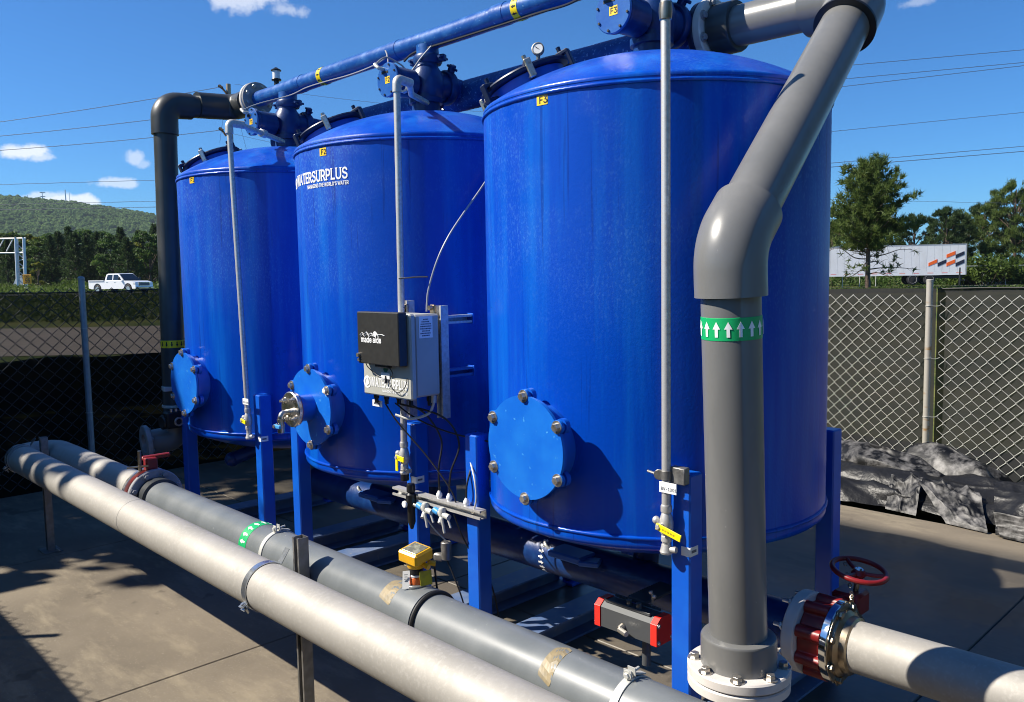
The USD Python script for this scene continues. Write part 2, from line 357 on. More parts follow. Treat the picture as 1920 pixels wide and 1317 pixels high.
# tank paint: enamel with runs and chalk; wet droplet glints painted in as pale specks
special('tank_paint', {
    'g': ('geometry', {}), 'sp': ('separate_xyz', {}),
    'm1': ('mapping', {'mapping_type': 'point', 'scale': (7.0, 7.0, 0.45)}), 'n1': ('noise_texture', {'scale': 1.0, 'detail': 6.0, 'roughness': 0.6}), 'r1': ('map_range', {'from_min': 0.48, 'from_max': 0.72, 'clamp': True}),
    'm2': ('mapping', {'mapping_type': 'point', 'scale': (38.0, 38.0, 1.1)}), 'n2': ('noise_texture', {'scale': 1.0, 'detail': 3.0, 'roughness': 0.55}), 'r2': ('map_range', {'from_min': 0.63, 'from_max': 0.70, 'to_max': 0.75, 'clamp': True}),
    'n3': ('noise_texture', {'scale': 1.6, 'detail': 4.0, 'roughness': 0.6}), 'r3': ('map_range', {'from_min': 0.40, 'from_max': 0.62, 'clamp': True}),
    'm4': ('mapping', {'mapping_type': 'point', 'scale': (110.0, 110.0, 62.0)}), 'n4': ('noise_texture', {'scale': 1.0, 'detail': 2.5, 'roughness': 0.6}), 'r4': ('map_range', {'from_min': 0.52, 'from_max': 0.66, 'clamp': True}),
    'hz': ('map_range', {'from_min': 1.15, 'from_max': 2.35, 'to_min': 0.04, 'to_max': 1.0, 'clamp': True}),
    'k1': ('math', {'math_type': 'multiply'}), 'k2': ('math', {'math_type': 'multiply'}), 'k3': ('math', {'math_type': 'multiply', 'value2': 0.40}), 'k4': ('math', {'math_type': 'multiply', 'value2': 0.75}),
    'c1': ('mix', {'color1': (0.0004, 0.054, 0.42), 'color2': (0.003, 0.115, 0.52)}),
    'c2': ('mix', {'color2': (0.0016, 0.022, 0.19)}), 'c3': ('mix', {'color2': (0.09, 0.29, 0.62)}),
    'n5': ('noise_texture', {'scale': 75.0, 'detail': 3.0}), 'b': ('bump', {'strength': 0.3, 'distance': 0.002}),
    'rg': ('map_range', {'from_min': 0.0, 'from_max': 1.0, 'to_min': 0.25, 'to_max': 0.55}),
    'p': ('principled_bsdf', {'roughness': 0.3, 'specular_ior_level': 0.34}),
}, [('g.position', 'sp.vector'), ('g.position', 'm1.vector'), ('m1.vector', 'n1.vector'), ('n1.fac', 'r1.value'), ('g.position', 'm2.vector'), ('m2.vector', 'n2.vector'), ('n2.fac', 'r2.value'),
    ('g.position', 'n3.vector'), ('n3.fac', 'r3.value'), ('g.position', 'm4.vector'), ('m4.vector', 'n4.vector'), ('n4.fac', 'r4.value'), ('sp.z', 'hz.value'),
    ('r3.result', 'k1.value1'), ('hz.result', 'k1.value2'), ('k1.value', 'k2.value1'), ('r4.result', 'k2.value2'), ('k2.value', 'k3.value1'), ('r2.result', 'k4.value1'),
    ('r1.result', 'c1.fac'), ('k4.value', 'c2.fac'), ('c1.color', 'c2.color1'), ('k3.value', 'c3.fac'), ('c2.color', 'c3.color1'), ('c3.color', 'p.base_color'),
    ('g.position', 'n5.vector'), ('n5.fac', 'b.height'), ('b.normal', 'p.normal'), ('k1.value', 'rg.value'), ('rg.result', 'p.roughness')])

# concrete: broomed, sandy; partly wet on the far side of the tanks
special('concrete', {
    'g': ('geometry', {}), 'sp': ('separate_xyz', {}),
    'n1': ('noise_texture', {'scale': 0.9, 'detail': 7.0, 'roughness': 0.62}), 'r1': ('map_range', {'from_min': 0.36, 'from_max': 0.66, 'clamp': True}),
    'c1': ('mix', {'color1': (0.125, 0.104, 0.076), 'color2': (0.195, 0.163, 0.118)}),
    'm2': ('mapping', {'mapping_type': 'point', 'scale': (7.0, 2.2, 1.0), 'rotation': (0, 0, 0.5)}), 'n2': ('noise_texture', {'scale': 1.0, 'detail': 6.0, 'roughness': 0.65}), 'r2': ('map_range', {'from_min': 0.50, 'from_max': 0.68, 'to_max': 0.8, 'clamp': True}),
    'c2': ('mix', {'color2': (0.25, 0.21, 0.145)}),
    'n3': ('noise_texture', {'scale': 160.0, 'detail': 2.0}), 'r3': ('map_range', {'from_min': 0.62, 'from_max': 0.72, 'to_max': 0.55, 'clamp': True}), 'c3': ('mix', {'color2': (0.33, 0.29, 0.22)}),
    'nv': ('noise_texture', {'scale': 5.5, 'detail': 3.5, 'roughness': 0.55}), 'nw': ('noise_texture', {'scale': 1.3, 'detail': 2.0}), 'ad': ('math', {'math_type': 'add'}),
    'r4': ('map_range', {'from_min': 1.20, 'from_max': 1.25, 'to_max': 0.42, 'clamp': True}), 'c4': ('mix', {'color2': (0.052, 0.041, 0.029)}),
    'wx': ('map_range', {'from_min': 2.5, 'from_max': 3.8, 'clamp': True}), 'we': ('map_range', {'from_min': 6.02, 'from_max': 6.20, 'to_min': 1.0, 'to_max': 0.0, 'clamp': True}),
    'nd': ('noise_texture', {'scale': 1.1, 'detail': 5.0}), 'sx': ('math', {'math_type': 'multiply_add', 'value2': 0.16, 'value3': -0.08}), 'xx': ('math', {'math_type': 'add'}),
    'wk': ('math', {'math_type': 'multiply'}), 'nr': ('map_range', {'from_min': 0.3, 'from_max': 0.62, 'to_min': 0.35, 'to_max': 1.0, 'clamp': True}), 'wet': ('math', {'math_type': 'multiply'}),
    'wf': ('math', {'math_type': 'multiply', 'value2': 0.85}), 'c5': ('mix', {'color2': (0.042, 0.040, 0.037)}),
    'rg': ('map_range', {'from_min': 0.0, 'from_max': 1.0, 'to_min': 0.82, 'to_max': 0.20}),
    'nb': ('noise_texture', {'scale': 60.0, 'detail': 5.0}), 'b': ('bump', {'strength': 0.18, 'distance': 0.004}),
    'p': ('principled_bsdf', {'specular_ior_level': 0.4}),
}, [('g.position', 'sp.vector'), ('g.position', 'n1.vector'), ('n1.fac', 'r1.value'), ('r1.result', 'c1.fac'), ('g.position', 'm2.vector'), ('m2.vector', 'n2.vector'), ('n2.fac', 'r2.value'),
    ('r2.result', 'c2.fac'), ('c1.color', 'c2.color1'), ('g.position', 'n3.vector'), ('n3.fac', 'r3.value'), ('r3.result', 'c3.fac'), ('c2.color', 'c3.color1'),
    ('g.position', 'nv.vector'), ('g.position', 'nw.vector'), ('nv.fac', 'ad.value1'), ('nw.fac', 'ad.value2'), ('ad.value', 'r4.value'), ('r4.result', 'c4.fac'), ('c3.color', 'c4.color1'),
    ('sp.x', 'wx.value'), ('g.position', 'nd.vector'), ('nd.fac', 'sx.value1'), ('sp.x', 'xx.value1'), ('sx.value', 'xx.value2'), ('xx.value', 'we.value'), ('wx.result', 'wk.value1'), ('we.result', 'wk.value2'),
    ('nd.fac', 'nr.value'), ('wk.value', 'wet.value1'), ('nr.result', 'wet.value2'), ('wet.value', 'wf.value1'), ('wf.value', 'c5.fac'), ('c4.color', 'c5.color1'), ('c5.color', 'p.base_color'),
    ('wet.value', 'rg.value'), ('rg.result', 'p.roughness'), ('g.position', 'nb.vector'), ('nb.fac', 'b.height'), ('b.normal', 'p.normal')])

# rough ground and grass
special('ground_grass', {
    'g': ('geometry', {}), 'n1': ('noise_texture', {'scale': 0.25, 'detail': 8.0, 'roughness': 0.65}), 'r1': ('map_range', {'from_min': 0.4, 'from_max': 0.62, 'clamp': True}),
    'c1': ('mix', {'color1': (0.045, 0.075, 0.016), 'color2': (0.135, 0.135, 0.035)}), 'n2': ('noise_texture', {'scale': 9.0, 'detail': 6.0, 'roughness': 0.7}), 'r2': ('map_range', {'from_min': 0.5, 'from_max': 0.66, 'to_max': 0.6, 'clamp': True}),
    'c2': ('mix', {'color2': (0.19, 0.16, 0.085)}), 'nb': ('noise_texture', {'scale': 7.0, 'detail': 6.0}), 'b': ('bump', {'strength': 0.8, 'distance': 0.08}), 'p': ('principled_bsdf', {'roughness': 0.95, 'specular_ior_level': 0.1}),
}, [('g.position', 'n1.vector'), ('n1.fac', 'r1.value'), ('r1.result', 'c1.fac'), ('g.position', 'n2.vector'), ('n2.fac', 'r2.value'), ('r2.result', 'c2.fac'), ('c1.color', 'c2.color1'), ('c2.color', 'p.base_color'),
    ('g.position', 'nb.vector'), ('nb.fac', 'b.height'), ('b.normal', 'p.normal')])

def leafmat(name, colors, trans=0.35, rough=0.55, ns=0.35):
    """each leaf its own tone; clumps drift in colour too"""
    special(name, {'g': ('geometry', {}), 'rp': ('rgb_ramp', {'ramp': [(i / (len(colors) - 1), c) for i, c in enumerate(colors)]}),
                   'n': ('noise_texture', {'scale': ns, 'detail': 2.0}), 'nm': ('map_range', {'from_min': 0.3, 'from_max': 0.7, 'to_min': -0.3, 'to_max': 0.3}), 'ad': ('math', {'math_type': 'add', 'use_clamp': True}),
                   'p': ('principled_bsdf', {'roughness': rough, 'specular_ior_level': 0.25}), 't': ('translucent_bsdf', {}), 'mx': ('mix_closure', {'fac': trans})},
            [('g.random_per_island', 'ad.value1'), ('g.position', 'n.vector'), ('n.fac', 'nm.value'), ('nm.result', 'ad.value2'), ('ad.value', 'rp.fac'), ('rp.color', 'p.base_color'), ('rp.color', 't.color'), ('p.BSDF', 'mx.closure1'), ('t.BSDF', 'mx.closure2')], surface='mx.closure')
leafmat('needles_pine', [(0.09, 0.13, 0.03), (0.15, 0.20, 0.05), (0.24, 0.27, 0.07), (0.32, 0.24, 0.09)], 0.42, 0.5, 1.2)
leafmat('needles_dark', [(0.040, 0.070, 0.022), (0.075, 0.115, 0.034), (0.13, 0.175, 0.052)], 0.38, 0.55, 0.6)
leafmat('leaves_green', [(0.06, 0.11, 0.02), (0.11, 0.175, 0.035), (0.18, 0.245, 0.05)], 0.38)
leafmat('leaves_light', [(0.07, 0.11, 0.018), (0.13, 0.185, 0.03), (0.20, 0.24, 0.05)], 0.42)
leafmat('leaves_yellow', [(0.14, 0.155, 0.02), (0.24, 0.24, 0.035), (0.30, 0.25, 0.06)], 0.42)
leafmat('grass_blades', [(0.06, 0.09, 0.018), (0.12, 0.14, 0.03), (0.22, 0.20, 0.08)], 0.35, 0.6, 0.2)
leafmat('hill_leaves', [(0.12, 0.20, 0.06), (0.18, 0.27, 0.085), (0.26, 0.34, 0.11)], 0.45, 0.7, 0.012)

def clothmat(name, color, see, trans, rough=0.75):
    special(name, {'d': ('diffuse_bsdf', {'color': color}), 'l': ('translucent_bsdf', {'color': color}), 't': ('transparent_bsdf', {}), 'm1': ('mix_closure', {'fac': trans}), 'm2': ('mix_closure', {'fac': see}),
                   'g': ('geometry', {}), 'n': ('noise_texture', {'scale': 5.0, 'detail': 5.0}), 'c': ('mix', {'color1': color, 'color2': tuple(1.5 * c for c in color)})},
            [('g.position', 'n.vector'), ('n.fac', 'c.fac'), ('c.color', 'd.color'), ('d.BSDF', 'm1.closure1'), ('l.BSDF', 'm1.closure2'), ('m1.closure', 'm2.closure1'), ('t.BSDF', 'm2.closure2')], surface='m2.closure')
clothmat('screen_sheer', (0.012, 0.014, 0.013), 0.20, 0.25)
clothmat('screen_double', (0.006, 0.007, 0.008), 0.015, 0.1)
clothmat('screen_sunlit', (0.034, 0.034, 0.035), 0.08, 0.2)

# two-sided plastic sheeting: silver on one face, black on the other
special('silver_sheeting', {'g': ('geometry', {}), 'c': ('mix', {'color1': (0.36, 0.36, 0.36), 'color2': (0.018, 0.018, 0.019)}), 'n': ('noise_texture', {'scale': 9.0, 'detail': 6.0, 'roughness': 0.65}), 'r': ('map_range', {'from_min': 0.45, 'from_max': 0.7, 'to_max': 0.6, 'clamp': True}),
                            'c2': ('mix', {'color2': (0.30, 0.29, 0.28)}), 'nb': ('noise_texture', {'scale': 16.0, 'detail': 3.0, 'roughness': 0.5}), 'b': ('bump', {'strength': 0.2, 'distance': 0.02}), 'p': ('principled_bsdf', {'roughness': 0.5, 'specular_ior_level': 0.4})},
        [('g.position', 'n.vector'), ('n.fac', 'r.value'), ('r.result', 'c2.fac'), ('c2.color', 'c.color1'), ('g.backfacing', 'c.fac'), ('c.color', 'p.base_color'), ('g.position', 'nb.vector'), ('nb.fac', 'b.height'), ('b.normal', 'p.normal')])
MATS['silver_sheeting']
special('black_sheeting', {'g': ('geometry', {}), 'n': ('noise_texture', {'scale': 6.0, 'detail': 6.0}), 'c': ('mix', {'color1': (0.006, 0.006, 0.007), 'color2': (0.014, 0.014, 0.014)}), 'nb': ('noise_texture', {'scale': 14.0, 'detail': 4.0, 'roughness': 0.55}), 'b': ('bump', {'strength': 0.35, 'distance': 0.03}), 'p': ('principled_bsdf', {'roughness': 0.42, 'specular_ior_level': 0.32})},
        [('g.position', 'n.vector'), ('n.fac', 'c.fac'), ('c.color', 'p.base_color'), ('g.position', 'nb.vector'), ('nb.fac', 'b.height'), ('b.normal', 'p.normal')])
M = MATS

# ------------------------------------------------------------------ terrain
F2 = unit([math.sin(YAW), math.cos(YAW), 0])[:2]; R2 = np.array([F2[1], -F2[0]])
def smooth(a, b, x): t = np.clip((x - a) / (b - a), 0, 1); return t * t * (3 - 2 * t)
def terrain(x, y):
    x, y = np.asarray(x, float), np.asarray(y, float)
    dep = x * F2[0] + y * F2[1]; lat = x * R2[0] + y * R2[1]; r = np.hypot(x, y)
    k = smooth(-20, 15, lat)
    left = 1.06 * smooth(16, 68, dep)
    right = 0.72 * smooth(14, 46, dep) - 0.36 * smooth(50, 68, dep)
    h = left * (1 - k) + right * k - 0.31
    hill = 148 * np.exp(-0.5 * ((lat + 925) / np.where(lat > -925, 345, 700)) ** 2) * np.exp(-0.5 * ((dep - 1500) / 380) ** 2)
    hill = hill + 14 * np.exp(-0.5 * ((lat + 560) / 120) ** 2) * np.exp(-0.5 * ((dep - 1350) / 260) ** 2)
    return h + hill * smooth(300, 700, dep)
def at(dep, lat): 
    p = F2 * dep + R2 * lat; return V(p[0], p[1], float(terrain(p[0], p[1])))
def ray_at(px, py, dep):
    return V(0, 0, CAM_H) + (FWD + RIGHT * (px - 960) / FPX - UPV * (py - 658.5) / FPX) * dep

def terrain_strip(d0, d1, l0, l1, nd, nl, lift):
    d, l = np.meshgrid(np.linspace(d0, d1, nd), np.linspace(l0, l1, nl), indexing='ij')
    x, y = F2[0] * d + R2[0] * l, F2[1] * d + R2[1] * l
    v = np.stack([x, y, terrain(x, y) + lift], -1).reshape(-1, 3)
    i, j = np.meshgrid(np.arange(nd - 1), np.arange(nl - 1), indexing='ij')
    q = np.stack([i * nl + j, (i + 1) * nl + j, (i + 1) * nl + j + 1, i * nl + j + 1], -1).reshape(-1, 4)[:, ::-1]
    return v, np.vstack([q[:, [0, 1, 2]], q[:, [0, 2, 3]]])

rs = np.concatenate([np.linspace(0, 30, 16), np.geomspace(33, 2500, 90)[0:]])
th = np.linspace(0, 2 * np.pi, 241)[:-1]
rr_, tt_ = np.meshgrid(rs, th, indexing='ij')
gx, gy = rr_ * np.sin(tt_) + 3, rr_ * np.cos(tt_) + 3
gv = np.stack([gx, gy, terrain(gx, gy)], -1).reshape(-1, 3)
i, j = np.meshgrid(np.arange(len(rs) - 1), np.arange(240), indexing='ij')
q = np.stack([i * 240 + j, i * 240 + (j + 1) % 240, (i + 1) * 240 + (j + 1) % 240, (i + 1) * 240 + j], -1).reshape(-1, 4)
gf = np.vstack([q[:, [0, 1, 2]], q[:, [0, 2, 3]]])
single('ground', (gv, gf), M['ground_grass'], 'grassy ground around the fenced concrete pad, rising to a hill', 'ground', True, kind='structure')
single('road', terrain_strip(69, 83, -160, 120, 20, 140, 0.03), M['asphalt'], 'grey asphalt road beyond the fence carrying the pickup and trailer', 'road', True, kind='structure')
single('gravel_lane', terrain_strip(22.5, 33, -70, 2, 12, 60, 0.015), M['gravel'], 'brown gravel lane behind the left fence', 'lane', True, kind='structure')

# concrete pad in panels with sawn joints
slab = Node(numbered('/World/concrete_slab')); UsdGeom.Xform.Define(stage, slab.path); setdata(slab.prim, 'concrete equipment pad under the tanks, dry and stained in front, wet behind', 'pad', None, 'structure')
GZ = -0.221                                             # top of the concrete
xs, ys = [-0.32, 3.2, 6.5], [-4.0, -1.3, 1.30, 3.92, 6.3, 8.40]
for a in range(2):
    for b in range(5):
        g = 0.0035
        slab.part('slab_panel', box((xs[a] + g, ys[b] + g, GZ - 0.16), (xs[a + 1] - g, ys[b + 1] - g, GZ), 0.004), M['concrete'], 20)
slab.part('joint_base', box((-0.31, -3.99, GZ - 0.17), (6.49, 8.39, GZ - 0.012)), M['print_dark_grey'])

# ------------------------------------------------------------------ filter tanks
TX, TYS, TR, ZB, ZT = 3.149, [2.311, 3.938, 5.565], 0.762, 0.652, 2.384
def head_profile(R, rk, h, n=26):
    Rc = brentq(lambda Rc: Rc - math.sqrt((Rc - rk) ** 2 - (R - rk) ** 2) - h, R * 1.0001, 30)
    a_k = math.asin((R - rk) / (Rc - rk))
    pts = []
    for k in range(9):
        a = math.pi / 2 - (math.pi / 2 - a_k) * k / 8
        pts.append((R - rk + rk * math.sin(a), rk * math.cos(a)))
    for k in range(1, n + 1):
        a = a_k * (1 - k / n); pts.append((Rc * math.sin(a), Rc * math.cos(a) - (Rc - h)))
    return pts, Rc
TOPP, TOPRC = head_profile(TR, 0.018, 0.237)
BOTP, BOTRC = head_profile(TR, 0.03, 0.19)
def dome_z(rad): 
    return ZT + math.sqrt(TOPRC ** 2 - rad ** 2) - (TOPRC - 0.237)

MAN_Z, MAN_D = 0.985, 0.088
def make_tank(k):
    C = (TX, TYS[k], 0)
    desc = ['nearest and largest blue steel filter tank, with the F3 sticker', 'middle blue steel filter tank with white lettering and the F2 sticker', 'blue steel filter tank farthest left, marked with the F1 sticker'][k]
    t = thing('filter_tank', desc, 'tank', C)
    shell = lathe([(TR, ZB), (TR, ZB + 0.4), (TR, ZB + 0.9), (TR, ZB + 1.3), (TR, ZT + 0.001)], (TX, TYS[k], 0), (0, 0, 1), 160)
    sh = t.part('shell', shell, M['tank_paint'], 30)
    wob = 0.0022
    for nm, z0 in (('weld_seam', ZT - 0.020), ('weld_seam', ZB + 0.004)):
        a = np.linspace(0, 2 * np.pi, 241)[:-1]; a = np.append(a, a[0])
        rb = 0.007 + wob * np.array([meshkit.noise(np.array([math.cos(x) * 30, math.sin(x) * 30, k * 7.0]), 3) for x in a]); rb[-1] = rb[0]
        sh.part(nm, tube(np.stack([TX + (TR + 0.001) * np.cos(a), TYS[k] + (TR + 0.001) * np.sin(a), np.full(len(a), z0)], 1), rb, 8, False), M['tank_paint'], True)
    top = [(TR + 0.002, -0.004)] + [(r_ + 0.002, z_) for r_, z_ in TOPP[:-1]] + [(0.0, TOPP[-1][1])]
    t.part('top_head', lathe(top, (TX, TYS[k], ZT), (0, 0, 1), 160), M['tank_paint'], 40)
    bot = [(TR + 0.003, -0.002), (TR + 0.003, 0.018)] + [(r_ + (0.003 if r_ > 0 else 0), z_ + 0.02) for r_, z_ in BOTP]
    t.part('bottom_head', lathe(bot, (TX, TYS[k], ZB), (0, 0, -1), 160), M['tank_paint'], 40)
    q = 0.582
    for sx, sy in ((-1, -1), (-1, 1), (1, -1), (1, 1)):
        lx, ly = TX + sx * q, TYS[k] + sy * q
        leg = t.part('leg', box((lx - 0.042, ly - 0.042, GZ + 0.02), (lx + 0.042, ly + 0.042, 0.93), 0.006), M['blue_steel'])
        leg.part('foot_plate', box((lx - 0.07, ly - 0.07, GZ + 0.001), (lx + 0.07, ly + 0.07, GZ + 0.02), 0.003), M['blue_steel'])
    # side manway facing the front
    xs = TX - TR; xf = xs - MAN_D; c = V(xf, TYS[k], MAN_Z)
    t.part('manway_neck', lathe([(0.175, 0.10), (0.178, -0.052), (0.20, -0.055), (0.20, -0.068), (0.17, -0.068)], (xs, TYS[k], MAN_Z), (1, 0, 0), 64), M['blue_steel'], 40)
    bang = [math.radians(a) for a in (90, 30, -30, -90, -150, 150)]
    pl = Point(0, 0).buffer(0.208, 64)
    for a in bang: pl = pl.union(Point(0.207 * math.cos(a), 0.207 * math.sin(a)).buffer(0.027, 16))
    pl = pl.buffer(-0.01).buffer(0.01)
    # local x = -Y (to the right seen from the front), y = up, normal = -X
    cov = t.part('manway_cover', extrude(pl, (xf + 0.014, TYS[k], MAN_Z), (0, -1, 0), (0, 0, 1), 0.014), M['blue_cover'], 40, 'round cover plate with six bolts')
    pl2 = Point(0, 0).buffer(0.192, 48)
    for a in bang: pl2 = pl2.union(Point(0.205 * math.cos(a), 0.205 * math.sin(a)).buffer(0.03, 12))
    t.part('manway_flange', extrude(pl2.difference(Point(0, 0).buffer(0.15)), (xf + 0.046, TYS[k], MAN_Z), (0, -1, 0), (0, 0, 1), 0.022), M['blue_steel'], 40)
    t.part('gasket', ringdisc((xf + 0.019, TYS[k], MAN_Z), (1, 0, 0), 0.15, 0.198, 0.009), M['rubber_black'])
    for a in bang:
        cov.part('bolt', bolt((xf, TYS[k] - 0.206 * math.cos(a), MAN_Z + 0.206 * math.sin(a)), (-1, 0, 0), 0.0165, 0.018), M['bolt_steel'], 30)
    # top hatch, tilted with the dome
    off = V(-0.36, 0.42, 0); rad = np.linalg.norm(off); n_ = unit(V(off[0], off[1], math.sqrt(TOPRC ** 2 - rad ** 2)))
    hc = V(TX + off[0], TYS[k] + off[1], dome_z(rad))
    t.part('hatch_neck', lathe([(0.185, -0.12), (0.185, 0.036), (0.17, 0.036)], hc, n_, 48), M['blue_steel'], 40)
    lid = t.part('hatch_lid', lathe([(0, 0.090), (0.08, 0.086), (0.16, 0.072), (0.19, 0.066), (0.212, 0.062), (0.216, 0.055), (0.212, 0.042), (0.16, 0.037)], hc, n_, 48), M['dark_blue'], 40)
    hu, hv, hw = frame(n_)
    for m in range(6):
        a = m * math.pi / 3 + 0.3; d = hu * math.cos(a) + hv * math.sin(a); s = np.cross(n_, d)
        cl = cat(obox(hc + d * 0.212 + n_ * 0.070, d, s, n_, (0.06, 0.032, 0.018), 0.004), obox(hc + d * 0.236 + n_ * 0.035, d, s, n_, (0.018, 0.030, 0.085), 0.004),
                 obox(hc + d * 0.213 + n_ * 0.005, d, s, n_, (0.055, 0.030, 0.016), 0.004), cyl(hc + d * 0.202 + n_ * 0.076, hc + d * 0.202 + n_ * 0.102, 0.011, 6))
        lid.part('clamp', cl, M['bolt_steel'] if m % 2 else M['dark_blue'], 30)
    # stickers
    zst = [2.340, 2.329, 2.335][k]; aa = math.pi + [0.055, 0.106, 0.113][k] - 0.037
    st = sh.part('sticker', wrapz(trimesh.creation.extrude_polygon(sbox(0, -0.02, 0.054, 0.02), 0.0008, engine='earcut'), C, TR + 0.0006, aa, zst), M['sticker_yellow'], True, 'yellow F%d sticker' % (3 - k))
    st_t = meshkit.text_mesh('F%d' % (3 - k), 0.027, 0.0007, True); vv = np.array(st_t.vertices); vv[:, 0] += 0.010; vv[:, 1] -= 0.0135
    st_n = Node(sh.path.rsplit('/', 1)[0], C)
    st_n.part('sticker_print', wrapz((vv, st_t.faces), C, TR + 0.0016, aa, zst), M['print_black'], False)
    return t, sh

tanks = [make_tank(k) for k in range(3)]

# printed lettering of the middle tank: serif capitals built from the plain ones
def serif(s, h):
    x, out = 0.0, []
    stems = {'W': [('t', 0.10), ('t', 0.5), ('t', 0.9)], 'A': [('b', 0.08), ('b', 0.92)], 'T': [('b', 0.5)], 'E': [('b', 0.10), ('t', 0.10)], 'R': [('b', 0.12), ('b', 0.92), ('t', 0.12)], 'U': [('t', 0.12), ('t', 0.88)], 'P': [('b', 0.14), ('t', 0.14)], 'L': [('b', 0.14), ('t', 0.14)], 'S': []}
    for ch in s:
        m = meshkit.text_mesh(ch, h, 0.0008, True); v = np.array(m.vertices); lo, hi = v[:, 0].min(), v[:, 0].max(); w = hi - lo
        v[:, 0] += x - lo; out.append((v, np.array(m.faces)))
        for side, f in stems.get(ch, []):
            cx_ = x + f * w; y0 = 0 if side == 'b' else h * 1.04 - 0.09 * h
            mm = trimesh.creation.extrude_polygon(sbox(cx_ - 0.17 * h, y0, cx_ + 0.17 * h, y0 + 0.09 * h), 0.0009, engine='earcut'); out.append((np.array(mm.vertices), np.array(mm.faces)))
        x += w + 0.11 * h
    v, f = cat(*out); return v, f, x
C1 = (TX, TYS[1], 0)
v, f, W_ = serif('WATERSURPLUS', 0.056); v[:, 0] *= 0.52 / W_
tn = tanks[1][0]
A0 = math.radians(160.3)
tn.part('lettering', wrapz((v, f), C1, TR + 0.0012, A0, 2.181), M['print_white'], False, 'white serif lettering WATERSURPLUS')
m = meshkit.text_mesh("MANAGING THE WORLD'S WATER", 0.019, 0.0008, True); vv = np.array(m.vertices); vv[:, 0] *= 0.345 / vv[:, 0].max(); vv[:, 0] += 0.175
tn.part('lettering', wrapz((vv, m.faces), C1, TR + 0.0012, A0, 2.150), M['print_white'], False, 'small white line of lettering below')
drop = Point(0, 0).buffer(0.030, 24).difference(Point(0.004, 0.0).buffer(0.022, 24)).union(Polygon([(-0.012, -0.02), (0.014, -0.006), (0.0, 0.03)]).buffer(0.002))
dm = trimesh.creation.extrude_polygon(drop, 0.0008, engine='earcut'); vv = np.array(dm.vertices) + V(-0.034, 0.018, 0)
tn.part('emblem', wrapz((vv, dm.faces), C1, TR + 0.0012, A0, 2.181), M['print_white'], False)

# stainless sampling port on the middle tank's manway
xf = TX - TR - MAN_D; y1 = TYS[1]
sp = thing('sampling_port', 'stainless flanged port with small blue-handled valve on the middle manway cover', 'port', (xf, y1, MAN_Z))
sp.part('neck', cyl((xf - 0.0005, y1, MAN_Z), (xf - 0.085, y1, MAN_Z), 0.072, 40), M['blue_steel'])
sp.part('back_flange', disc((xf - 0.083, y1, MAN_Z), (1, 0, 0), 0.088, 0.010, 48), M['blue_steel'])
sp.part('gasket', disc((xf - 0.0895, y1, MAN_Z), (1, 0, 0), 0.090, 0.004, 48), M['orange_plastic'])
sp.part('cover_flange', disc((xf - 0.103, y1, MAN_Z), (1, 0, 0), 0.094, 0.024, 48, 0.004), M['stainless'], 40)
for m in range(4):
    a = math.radians(45 + 90 * m + 8)
    sp.part('bolt', cat(bolt((xf - 0.115, y1 - 0.07 * math.cos(a), MAN_Z + 0.07 * math.sin(a)), (-1, 0, 0), 0.0125, 0.013), cyl((xf - 0.115, y1 - 0.07 * math.cos(a), MAN_Z + 0.07 * math.sin(a)), (xf - 0.142, y1 - 0.07 * math.cos(a), MAN_Z + 0.07 * math.sin(a)), 0.007, 10)), M['bolt_steel'])
sp.part('elbow', tube(fillet([(xf - 0.115, y1 + 0.01, MAN_Z - 0.015), (xf - 0.165, y1 + 0.01, MAN_Z - 0.015), (xf - 0.165, y1 + 0.01, MAN_Z - 0.11)], 0.03), 0.016, 14), M['stainless'])
sp.part('elbow_collar', cat(cyl((xf - 0.165, y1 + 0.01, MAN_Z - 0.045), (xf - 0.165, y1 + 0.01, MAN_Z - 0.06), 0.021, 8), cyl((xf - 0.165, y1 + 0.01, MAN_Z - 0.075), (xf - 0.165, y1 + 0.01, MAN_Z - 0.118), 0.019, 14)), M['stainless'])
sp.part('handle', box((xf - 0.198, y1 - 0.030, MAN_Z - 0.092), (xf - 0.184, y1 + 0.035, MAN_Z - 0.072), 0.004), M['light_blue_plastic'])
sp.part('handle_nut', bolt((xf - 0.184, y1 + 0.022, MAN_Z - 0.082), (-1, 0, 0), 0.010, 0.02), M['bolt_steel'])

# steel skid under the tanks
sk = thing('skid_frame', 'blue welded beams lying across the pad under the tanks', 'skid', (TX, TYS[1], 0))
for yb in (1.742, 2.868, 3.412, 4.530, 5.060, 6.14):
    prof = Polygon([(-0.08, 0), (0.08, 0), (0.08, 0.012), (0.012, 0.02), (0.012, 0.10), (0.08, 0.108), (0.08, 0.120), (-0.08, 0.120), (-0.08, 0.108), (-0.012, 0.10), (-0.012, 0.02), (-0.08, 0.012)])
    sk.part('cross_beam', extrude(prof, (2.612, yb, GZ + 0.002), (0, 1, 0), (0, 0, 1), 1.06), M['beam_paint'], 30)

